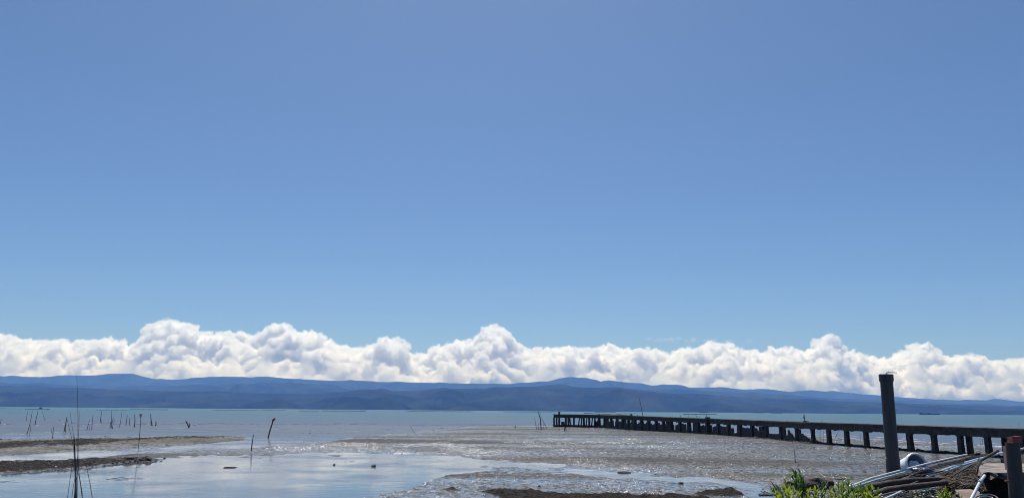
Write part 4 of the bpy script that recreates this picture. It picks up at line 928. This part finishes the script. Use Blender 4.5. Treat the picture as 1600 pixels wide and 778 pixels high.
# conduits, beams and logs piled on the bank
bar('conduit', [(1326.5, 760.4, 10.3), (1360, 747, 10.9), (1400, 736.4, 11.4), (1455, 722.4, 12.1), (1511, 709.6, 12.9)], 3.4, 'upper white plastic conduit crossing in front of the bucket', 'conduit', pipe_white)
bar('conduit', [(1328, 762.6, 10.25), (1365, 750.6, 10.75), (1402, 740, 11.2), (1440, 731, 11.7)], 3.0, 'pale blue conduit lying just under the upper white one', 'conduit', pipe_blue)
bar('beam', [(1332, 766, 10.1), (1400, 745.6, 10.9), (1460, 729.4, 11.8), (1543, 709.6, 13.2)], 5.6, 'long blackened beam running up to the foot of the pier', 'beam', timber_dark, flat=True)
bar('batten', [(1340, 761.5, 10.0), (1400, 742.6, 10.8), (1450, 730.6, 11.6)], 3.2, 'grey batten lying along the top of the blackened beam', 'batten', timber_grey, flat=True)
bar('batten', [(1466, 724.8, 11.7), (1500, 717.6, 12.3), (1522, 710.6, 12.8)], 2.6, 'weathered batten beside the far end of the upper white conduit', 'batten', timber_grey, flat=True)
bar('pipe', [(1448, 744.4, 10.9), (1478, 732.8, 11.4), (1496, 726, 11.8), (1530, 716.4, 12.4)], 4.0, 'pale blue shiny pipe in the middle of the pile', 'pipe', pipe_blue)
bar('pipe', [(1476, 736.4, 11.1), (1500, 727.6, 11.6), (1530, 718.6, 12.2)], 2.6, 'second thin blue pipe under the shiny one', 'pipe', pipe_blue)
bar('conduit', [(1530, 716.6, 12.0), (1545, 712.6, 12.3), (1560, 708.4, 12.6), (1577, 706.2, 12.9)], 3.2, 'bent white conduit arching behind the pipe post', 'conduit', pipe_white)
bar('lath', [(1472, 748.6, 10.7), (1490, 738.6, 11.0), (1512, 728.4, 11.4), (1531, 719.2, 11.8)], 2.4, 'pale thin lath at the right of the pile', 'lath', bamboo_pale, flat=True)
bar('lath', [(1474, 752, 10.6), (1496, 740.4, 10.9), (1530, 722.2, 11.7)], 3.2, 'dark lath just below the pale thin one', 'lath', timber_dark, flat=True)
bar('pole', [(1500, 735.4, 11.3), (1530, 720.2, 11.9), (1559.5, 703.8, 12.4)], 4.6, 'dark pole with its raised tip beside the doubled pier column', 'pole', timber_dark)
bar('wire', [(1529, 726, 11.0), (1526, 731, 10.9), (1525.4, 738, 10.6)], 1.4, 'thin dark wire hanging down at the left end of the slab', 'wire', timber_dark)
q = pxw(1558, 11.9); m = MB(); m.hexa([(q[0] - .09, 11.5), (q[0] + .10, 11.55), (q[0] + .10, 11.75), (q[0] - .09, 11.7)], 2.2, [2.37, 2.36, 2.37, 2.38])
tag(m.build('block', timber_dark, origin=(q[0], 11.8, 2.2)), 'dark block lying behind the slab left of the pipe post', 'block')
bar('log', [(1338, 770, 9.3), (1358, 761, 9.5), (1390, 754.6, 9.7), (1425, 750, 9.9), (1460, 748.4, 10.1), (1488, 748, 10.3)], 11.5, 'thick brown log, the upper one of two below the bucket', 'log', timber, n=14, taper=.62)
bar('log', [(1352, 778, 8.9), (1385, 765.6, 9.1), (1420, 760.4, 9.3), (1450, 757, 9.5), (1478, 753.4, 9.7)], 11.5, 'thick brown log, the lower one of two below the bucket', 'log', timber, n=14, taper=.7)
bar('stick', [(1360, 780, 8.7), (1372, 774.8, 8.8), (1392, 769.6, 8.9), (1413, 766, 9.0)], 2.6, 'whitish stick under the lower log, the upper of two', 'stick', bamboo_pale)
bar('stick', [(1380, 780, 8.4), (1396, 773, 8.5), (1408, 767.4, 8.6)], 3.4, 'bright white stick at the bottom edge below the lower log', 'stick', pipe_white)
bar('pole', [(1514, 786, 7.4), (1525, 765, 7.55), (1531, 753, 7.65), (1538.5, 742.6, 7.8)], 4.6, 'short white pole leaning out of the pit under the slab', 'pole', pipe_white)
q = atd(1531.4, 752.6, 7.64); m = MB(); q2 = atd(1532.6, 750.4, 7.66); m.tube([q, q2], 2.9 * 7.65 / F, 12); tag(m.build('tape', pipe_blue, origin=q), 'pale tape wound round the leaning white pole', 'tape')

for pts, w_, lb, mt in (([(1350, 768, 9.7), (1410, 748, 10.3), (1476, 735, 10.9)], 2.2, 'thin dark pole between the blackened beam and the upper log', timber_dark),
                        ([(1405, 744, 10.6), (1455, 733, 11.1), (1506, 722, 11.7)], 2.0, 'thin grey pole along the middle of the pile', timber_grey),
                        ([(1420, 757, 9.6), (1452, 744, 10.3), (1487, 733, 10.9)], 1.6, 'thin pale cane crossing over the right end of the logs', bamboo_pale),
                        ([(1462, 757, 9.8), (1486, 744, 10.2), (1518, 726, 10.9)], 2.4, 'dark crooked branch above the tangle of dry roots', timber_dark),
                        ([(1440, 727, 12.0), (1490, 716, 12.4), (1533, 706.5, 12.9)], 1.6, 'thin dark cane behind the upper white conduit', timber_dark)):
    bar('cane', pts, w_, lb, 'cane', mt, n=6)
for pts, w_, lb, mt in (([(1398, 779, 8.2), (1430, 774, 8.3), (1462, 777, 8.3)], 1.6, 'loop of pale cord in the litter at the bottom edge', bamboo_pale), ([(1440, 764, 8.9), (1452, 762.4, 8.9), (1462, 765, 8.8), (1470, 770, 8.6)], 1.2, 'thin curl of pale cord under the right end of the lower log', bamboo_pale), ([(1500, 752, 9.6), (1508, 757, 9.5), (1520, 757, 9.4)], 1.4, 'thin pale root end poking out of the tangle of dry roots', bamboo_pale)):
    bar('cord', pts, w_, lb, 'cord', mt, n=6)
# the tub with its mouth towards us
D = 12.3; c = atd(1433, 726, D); rr_ = 16.8 * D / F; e = empty('tub', c, 'white plastic tub lying tipped over with its mouth open towards the viewer, behind the conduits', 'tub')
axis = Vector((.16, -.93, .20)).normalized(); u = axis.cross(Vector((0, 0, 1))).normalized(); v = u.cross(axis)
def ringpts(off, rad, n=36): return [c + axis * off + (u * math.cos(2 * math.pi * k / n) + v * math.sin(2 * math.pi * k / n)) * rad for k in range(n)]
def loft(rings):
    m = MB(); n_ = len(rings[0])
    for rg_ in rings: m.v += [tuple(p) for p in rg_]
    for l in range(len(rings) - 1):
        for j in range(n_): m.f.append((l * n_ + j, l * n_ + (j + 1) % n_, (l + 1) * n_ + (j + 1) % n_, (l + 1) * n_ + j))
    return m
loft([ringpts(.0, rr_), ringpts(-.06, rr_ * .97), ringpts(-.26, rr_ * .80), ringpts(-.262, .01)]).build('body', white_bucket, e, True)
loft([ringpts(-.002, rr_ * .93), ringpts(-.10, rr_ * .9), ringpts(-.25, rr_ * .76), ringpts(-.252, .01)]).build('lining', blue_inner, e, True)
loft([ringpts(-.04, rr_ * 1.0), ringpts(-.035, rr_ * 1.09), ringpts(-.008, rr_ * 1.10), ringpts(.010, rr_ * 1.04), ringpts(.012, rr_ * .96), ringpts(-.004, rr_ * .91), ringpts(-.03, rr_ * .92)]).build('rim', white_bucket, e)
V0, F0 = I3; V = V0 * (1 + .28 * fbm(V0[:, 0] * 2.4, V0[:, 2] * 2.4 + V0[:, 1], 4, 5))[:, None] * np.array([.10, .07, .10])
o = bpy.data.objects.new('plastic_sack', mesh_np('plastic_sack', V, F0, [sack], True)); o.location = c + axis * (-.07) - v * .04 - u * -.02; tag(link(o), 'crumpled pale plastic sack stuffed inside the tipped tub', 'plastic sack')
V = V0 * (1 + .22 * fbm(V0[:, 0] * 2, V0[:, 2] * 2 + V0[:, 1], 4, 15))[:, None] * np.array([.15, .14, .10])
q = atd(1440, 739, 11.5); o = bpy.data.objects.new('plastic_bag', mesh_np('plastic_bag', V, F0, [black_bag], True)); o.location = q; tag(link(o), 'shiny dark plastic bag under the conduits below the tub', 'plastic bag')
hoop = [(1419.5, 746, 10.4), (1422, 742.6, 10.4), (1428, 740.4, 10.45), (1435, 741, 10.5), (1441, 743.6, 10.55)]
bar('hoop', hoop, 2.2, 'whitish half hoop poking up between the tub and the upper log', 'hoop', bamboo_pale)

# the broken slab over the pit
ft = [(1527, 9.95), (1533, 9.6), (1541, 9.68), (1549, 9.5), (1557, 9.62), (1566, 9.55), (1576, 9.68), (1590, 9.6), (1606, 9.66), (1625, 9.58), (1660, 9.6), (1700, 9.6)]
bk = [(1700, 11.6), (1600, 11.5), (1560, 11.45), (1540, 11.35), (1529, 10.9), (1526, 10.3)]
top = [Vector((*pxw(x, d), 2.335)) for x, d in ft + bk]; k = len(top); srg = random.Random(4)
m = MB(); lay = [[p + Vector((0, 0, srg.uniform(-.006, .004))) for p in top], [p + Vector((srg.uniform(-.03, .03), srg.uniform(-.03, .05) * (i < len(ft)), -.03)) for i, p in enumerate(top)], [p + Vector((srg.uniform(-.03, .03), srg.uniform(.0, .09) * (i < len(ft)), -.075 + srg.uniform(-.012, .008))) for i, p in enumerate(top)]]
for l in lay: m.v += [tuple(p) for p in l]
m.f.append(tuple(range(k))); m.f.append(tuple(range(2 * k, 3 * k))[::-1])
for l in range(2):
    for j in range(k): m.f.append((l * k + j, l * k + (j + 1) % k, (l + 1) * k + (j + 1) % k, (l + 1) * k + j))
tag(m.build('slab', slab_mat, origin=top[0]), 'pale broken concrete slab roofing the dark pit beside the pipe post', 'slab')
bm_ = MB(); q = [pxw(1497, 8.6), pxw(1526, 8.5), pxw(1529, 9.2), pxw(1495, 9.3)]
q3 = [atd(1492, 764.4, 8.9), atd(1516, 763.4, 8.9), atd(1531, 768, 8.6), atd(1526, 782, 8.0), atd(1505, 784, 7.9)]
bm_.prism(q3, (0, .02, -1), .008); tag(bm_.build('metal_sheet', rust, origin=q3[0]), 'rusty sheet lying at the bottom edge left of the leaning white pole', 'metal sheet')
bar('hose', [(1519, 782, 7.5), (1526, 775, 7.6), (1535, 772.4, 7.7), (1546, 772, 7.75), (1555, 774.6, 7.7), (1562, 780, 7.6)], 2.2, 'outer loop of whitish hose in the pit at the bottom edge', 'hose', bamboo_pale)
bar('hose', [(1522, 784, 7.4), (1530, 776, 7.5), (1540, 774, 7.6), (1550, 776.6, 7.6), (1556, 783, 7.5)], 1.8, 'inner loop of whitish hose in the pit at the bottom edge', 'hose', pipe_white)
for x, y, w_, h_, lb in ((1537, 766, 9, 7, 'grey stone in the pit beside the leaning white pole'), (1548, 771, 8, 3, 'dark stone behind the hose loops in the pit'), (1562, 771, 7, 4, 'dark stone in the pit left of the pipe post')):
    q = on_bank(x, y); o = bpy.data.objects.new('stone', ROCKS_P[0] if x == 1537 else ROCKS[int(x) % 8]); s_ = q.y / F; o.scale = (w_ * s_ / 2, w_ * s_ / 2, h_ * s_ / 2); o.location = q + Vector((0, 0, h_ * s_ * .2)); tag(link(o), lb, 'stone')

# big dark boulder at the edge, and smaller ones
def pebbles(name, places, mats=rock_mat):
    """many small stones in one mesh: (px, py, width px, height px, z)"""
    V0, F0 = I1; Vs, Fs, k_ = [], [], 0
    Q = [at(px, py, z) for px, py, w_, h_, z in places]; ZZ = np.maximum(ground(np.array([q.x for q in Q]), np.array([q.y for q in Q]))[0], 0)
    for (px, py, w_, h_, z), q, gz in zip(places, Q, ZZ):
        q.z = float(gz); s_ = q.y / F; n_ = 1 + .25 * np.random.randn(len(V0), 1)
        Vs.append(V0 * n_ * np.array([w_, w_ * .9, h_ * 1.6]) * s_ / 2 + np.array(q)); Fs.append(F0 + k_); k_ += len(V0)
    return tag(link(bpy.data.objects.new(name, mesh_np(name, np.concatenate(Vs), np.concatenate(Fs), [mats]))), kind='stuff')
P_ = []
for k in range(420):
    x = random.uniform(-10, 245); y0 = interp([(0, 724), (100, 721), (245, 719)], x); y1 = interp([(0, 738), (60, 735), (150, 728), (245, 720)], x)
    P_.append((x, random.uniform(y0, y1), random.uniform(1.5, 3.5), random.uniform(.8, 2.0), .05))
pebbles('rubble_gravel', P_)
P_ = []
for k in range(420):
    x = random.uniform(-10, 350); y = interp([(0, 696), (60, 694.5), (120, 692), (200, 687.5), (300, 683.6), (350, 683)], x) + random.uniform(-1, 1) * float(interp([(0, 6), (120, 5), (200, 2.4), (340, .9)], x))
    P_.append((x, y, random.uniform(1.2, 3.5), random.uniform(.5, 1.3), .04))
pebbles('strip_gravel', P_)
P_ = []
for k in range(260):
    x = random.uniform(935, 1268); P_.append((x, float(interp(BASEY, x)) + random.uniform(-1.4, .8), random.uniform(1.2, 3.5), random.uniform(.6, 1.5), 0.0))
pebbles('pier_foot_gravel', P_)
P_ = []
for k in range(700):
    x = random.uniform(470, 1500); yy = random.uniform(668, 755) if x < 1190 else random.uniform(700, 755)
    if yy > float(interp([(430, 700), (700, 708), (870, 720), (1000, 736), (1190, 753), (1500, 756)], x)): continue
    P_.append((x, yy, random.uniform(1.2, 4), random.uniform(.4, 1.0), 0.03))
pebbles('mud_lumps', P_)
def boulder(px, py, wpx, hpx, D, label, mat, seed, name='boulder'):
    V0, F0 = I3; V = V0.copy(); n_ = fbm(V[:, 0] * 1.6 + seed, V[:, 1] * 1.6 + V[:, 2] * 1.3, 4, seed, .6); V *= (1 + .28 * n_)[:, None]
    s_ = D / F; V = V * np.array([wpx * s_ / 2, wpx * s_ * .4, hpx * s_ / 2 * 1.1]); V[:, 2] = np.clip(V[:, 2], -hpx * s_ * .5, hpx * s_ * .46)
    o = bpy.data.objects.new(name, mesh_np(name, V, F0, [mat], False)); o.location = atd(px, py, D); return tag(link(o), label, name.replace('_', ' '))
boulder(1273, 754, 56, 19, 10.3, 'largest dark boulder with a reddish crust, behind the leafy plants', rock_brown, 3)
boulder(1243, 757, 26, 12, 10.0, 'lower dark boulder leaning against the largest one on its left', rock_brown, 8)
q = at(1315.5, 750.4, 0); 
o = bar('driftwood', [(1302.5, 750.6, q.y), (1310, 749.4, q.y), (1320, 748.8, q.y + .4), (1327, 750.6, q.y + .2)], 4.4, 'short brown driftwood log on the mud right of the largest boulder', 'driftwood', timber)
bar('plank', [(1186, 772.6, 9.4), (1222, 772.2, 9.5)], 4.4, 'grey plank at the bottom edge left of the leafy plants', 'plank', timber_grey, flat=True)
bar('twig', [(1189, 766.6, 9.8), (1196, 771.4, 9.6)], 1.6, 'dark twig on the grey plank, left one', 'twig', timber_dark)
bar('twig', [(1194, 766.8, 9.8), (1203, 770.8, 9.6)], 1.6, 'dark twig on the grey plank, right one', 'twig', timber_dark)
bar('basin_rim', [(1259, 770, 9.0), (1262, 766.4, 9.0), (1270, 765.0, 9.0), (1278, 767, 9.0), (1280, 771, 9.0)], 2.4, 'curved orange rim of a broken basin among the leafy plants', 'basin', orange_rind)
for x, y, r_, lb in ((1444, 770.6, 2.4, 'teal glass bottle lying in the litter, left one'), (1457, 768.2, 2.4, 'teal glass bottle lying in the litter, right one')):
    q = on_bank(x, y); m = MB(); s_ = q.y / F; d = Vector((1, .1, .03)); m.tube([q - d * 5 * s_, q - d * 4.6 * s_, q + d * 1.5 * s_, q + d * 3 * s_, q + d * 5.5 * s_], [r_ * s_ * .5, r_ * s_, r_ * s_, r_ * s_ * .4, r_ * s_ * .4], 10)
    m.v = [(a, b, c_ + r_ * s_ * .7) for a, b, c_ in m.v]; tag(m.build('bottle', teal_glass, origin=q, smooth=True), lb, 'bottle')
# litter of shards, twigs and shells on the bank
rg = random.Random(21); m = MB(); m2 = MB()
for k in range(620):
    x, y = rg.uniform(1190, 1535), rg.uniform(764, 792)
    if rg.random() < .3: x, y = rg.uniform(1400, 1530), rg.uniform(752, 780)
    q = on_bank(x, y); r = rg.uniform(.008, .032); a = rg.uniform(0, 6.28)
    pts = [q + Vector((math.cos(a + t_) * r * rg.uniform(.5, 1.2), math.sin(a + t_) * r * rg.uniform(.4, 1), rg.uniform(.0, .03))) for t_ in (0, 1.6, 3.1, 4.7)]
    (m if rg.random() < .45 else m2).prism(pts, (rg.uniform(-.3, .3), -.3, 1), .006)
o = m.build('shards', rock_pale); o['kind'] = 'stuff'; o = m2.build('litter', timber); o['kind'] = 'stuff'
m = MB()
for k in range(900):      # dry roots and weed hanging over the hump left of the pit
    x = rg.gauss(1504, 16); x = min(max(x, 1474), 1536); y = rg.uniform(733, 768); q = on_bank(x, y); L_ = rg.uniform(.06, .22); a = rg.gauss(.3, .9)
    d = Vector((math.cos(a), rg.uniform(-.6, .3), math.sin(a) * .45 - .1)); q = q + Vector((0, 0, rg.uniform(0, .05)))
    m.tube([q - d * L_ / 2, q + Vector((rg.uniform(-.02, .02), 0, rg.uniform(.0, .04))), q + d * L_ / 2], rg.uniform(.0025, .007), 3)
o = m.build('dry_roots', dry_root); o['kind'] = 'stuff'
m = MB()
for k in range(160):
    x, y = rg.uniform(1200, 1480), rg.uniform(764, 785); q = on_bank(x, y) + Vector((0, 0, .01)); L_ = rg.uniform(.05, .2); a = rg.uniform(-.5, .9)
    d = Vector((math.cos(a), rg.uniform(-.5, .5), rg.uniform(-.1, .25))); m.tube([q - d * L_ / 2, q + Vector((0, 0, .01)), q + d * L_ / 2], rg.uniform(.002, .005), 4)
o = m.build('twigs', timber_grey); o['kind'] = 'stuff'

# ---------------------------------------------------------------- leafy plants at the bottom right
def leaf_mesh(mat, k):
    rgl = random.Random(k); xs_ = (0, .25, .55, .8, 1.0); ws = (.02, .12, .155, .10, .0); cur = rgl.uniform(.05, .2)
    V = []; Fc = []
    for x, w_ in zip(xs_, ws): z = -cur * x * x; V += [(-w_, x, z + w_ * .35), (0, x, z), (w_, x, z + w_ * .35)]
    for i in range(4): a = i * 3; Fc += [(a, a + 1, a + 4, a + 3), (a + 1, a + 2, a + 5, a + 4)]
    return mesh_np('leaf', V, Fc, [mat], True)
LEAVES = [[leaf_mesh(mt, 10 * i + j) for j in range(2)] for i, mt in enumerate(leaf_mats)]
def plant(label, stems, D, kind, llen=.08, cat='plant', dens=1.0, grp=None):
    """stems: (foot px, foot py, tip px, tip py)"""
    f0 = stems[0]; base = atd(f0[0], f0[1], D); e = empty('leafy_plant', base, label, cat, grp)
    for fx, fy, tx, ty in stems:
        Dd = D + rg.uniform(-.25, .25); a, b = atd(fx, fy, Dd), atd(tx, ty, Dd + rg.uniform(-.1, .1)); mid = a.lerp(b, .5) + Vector((rg.uniform(-.02, .02), rg.uniform(-.02, .02), 0))
        m = MB(); m.tube([a, mid, b], [.006, .005, .003], 5); m.build('stem', leaf_mats[1], e)
        L_ = (b - a).length; n_ = max(6, int(L_ / .0145 * dens))
        for i in range(n_):
            f_ = .12 + .88 * i / (n_ - 1); p = (a.lerp(mid, f_ * 2) if f_ < .5 else mid.lerp(b, f_ * 2 - 1)); ang = i * 2.4 + rg.uniform(-.3, .3)
            up = (b - a).normalized(); open_ = (1.05 - .75 * f_) + rg.uniform(-.15, .15)
            out = Vector((math.cos(ang), math.sin(ang), 0)); dr = (out * math.sin(open_) + up * math.cos(open_)).normalized()
            kk = kind if rg.random() < .75 else rg.choice((0, 1, 2)); o = bpy.data.objects.new('leaf', LEAVES[kk][i % 2]); s_ = llen * 1.2 * (1.0 - .35 * f_) * rg.uniform(.8, 1.2)
            rot = dr.to_track_quat('Y', 'Z'); o.matrix_world = Matrix.LocRotScale(p - base, rot, Vector((s_, s_, s_))); o.parent = e; link(o)
G = 'leafy plants along the bottom edge'
plant('tallest dark green leafy plant at the bottom, in front of the large boulder', [(1262, 792, 1240, 738), (1264, 792, 1249.5, 737.5), (1258, 792, 1236, 742), (1263, 792, 1253, 748)], 9.0, 0, .085, grp=G)
plant('dark sprawling plant reaching farthest left over the grey plank', [(1232, 795, 1208, 757), (1230, 795, 1206, 763), (1236, 795, 1215, 762)], 8.8, 0, .08, grp=G)
plant('yellow-green plant right of the sprawling dark one at bottom right', [(1240, 795, 1228, 756), (1240, 798, 1233, 760), (1246, 798, 1240, 765), (1236, 798, 1224, 764), (1250, 798, 1248, 768)], 8.3, 2, .085, grp=G)
plant('low bright tuft at the bottom edge under the tallest dark plant', [(1222, 800, 1212, 772), (1236, 800, 1232, 770), (1226, 800, 1220, 768)], 7.8, 2, .08, grp=G)
plant('silvery green plant in front of the right end of the large boulder', [(1284, 792, 1285, 748), (1286, 792, 1292, 756), (1282, 792, 1279, 758), (1288, 792, 1297, 763)], 9.0, 3, .06, grp=G)
plant('yellow-green plant growing through the orange basin rim', [(1268, 798, 1265, 768), (1272, 798, 1274, 766), (1278, 798, 1283, 768)], 8.2, 2, .08, grp=G)
plant('bushy yellow-green plant left of the conduit ends', [(1312, 795, 1310, 757), (1316, 795, 1318, 756), (1320, 795, 1325, 755), (1310, 795, 1303, 765), (1322, 795, 1331, 762)], 8.7, 1, .08, grp=G)
plant('bright tuft in the very bottom edge between the bushy plants', [(1302, 800, 1298, 770), (1330, 800, 1334, 770), (1318, 800, 1315, 766)], 7.9, 2, .085, grp=G)
plant('leafy plant whose tips cover the ends of the white conduits', [(1344, 795, 1345, 758), (1348, 795, 1357, 759), (1352, 795, 1350, 764), (1340, 795, 1338, 766)], 8.5, 1, .075, grp=G)
plant('bright yellow-green plant at the bottom edge, right end of the row', [(1362, 798, 1364, 766), (1366, 798, 1371, 770), (1358, 798, 1355, 769), (1354, 798, 1348, 770)], 8.0, 2, .08, grp=G)
plant('small yellow rosette in the litter left of the rusty sheet', [(1474, 795, 1470, 768), (1476, 795, 1478, 766), (1478, 795, 1486, 769), (1472, 795, 1466, 773)], 8.0, 2, .06, grp=G)
plant('tiny sprig at the lower left corner of the rusty sheet', [(1499, 792, 1498, 771), (1500, 792, 1503, 773)], 7.8, 2, .04, grp=G)
plant('faint dark sprig in the litter under the lower log', [(1430, 795, 1426, 770), (1434, 795, 1440, 772)], 8.0, 0, .06, grp=G)
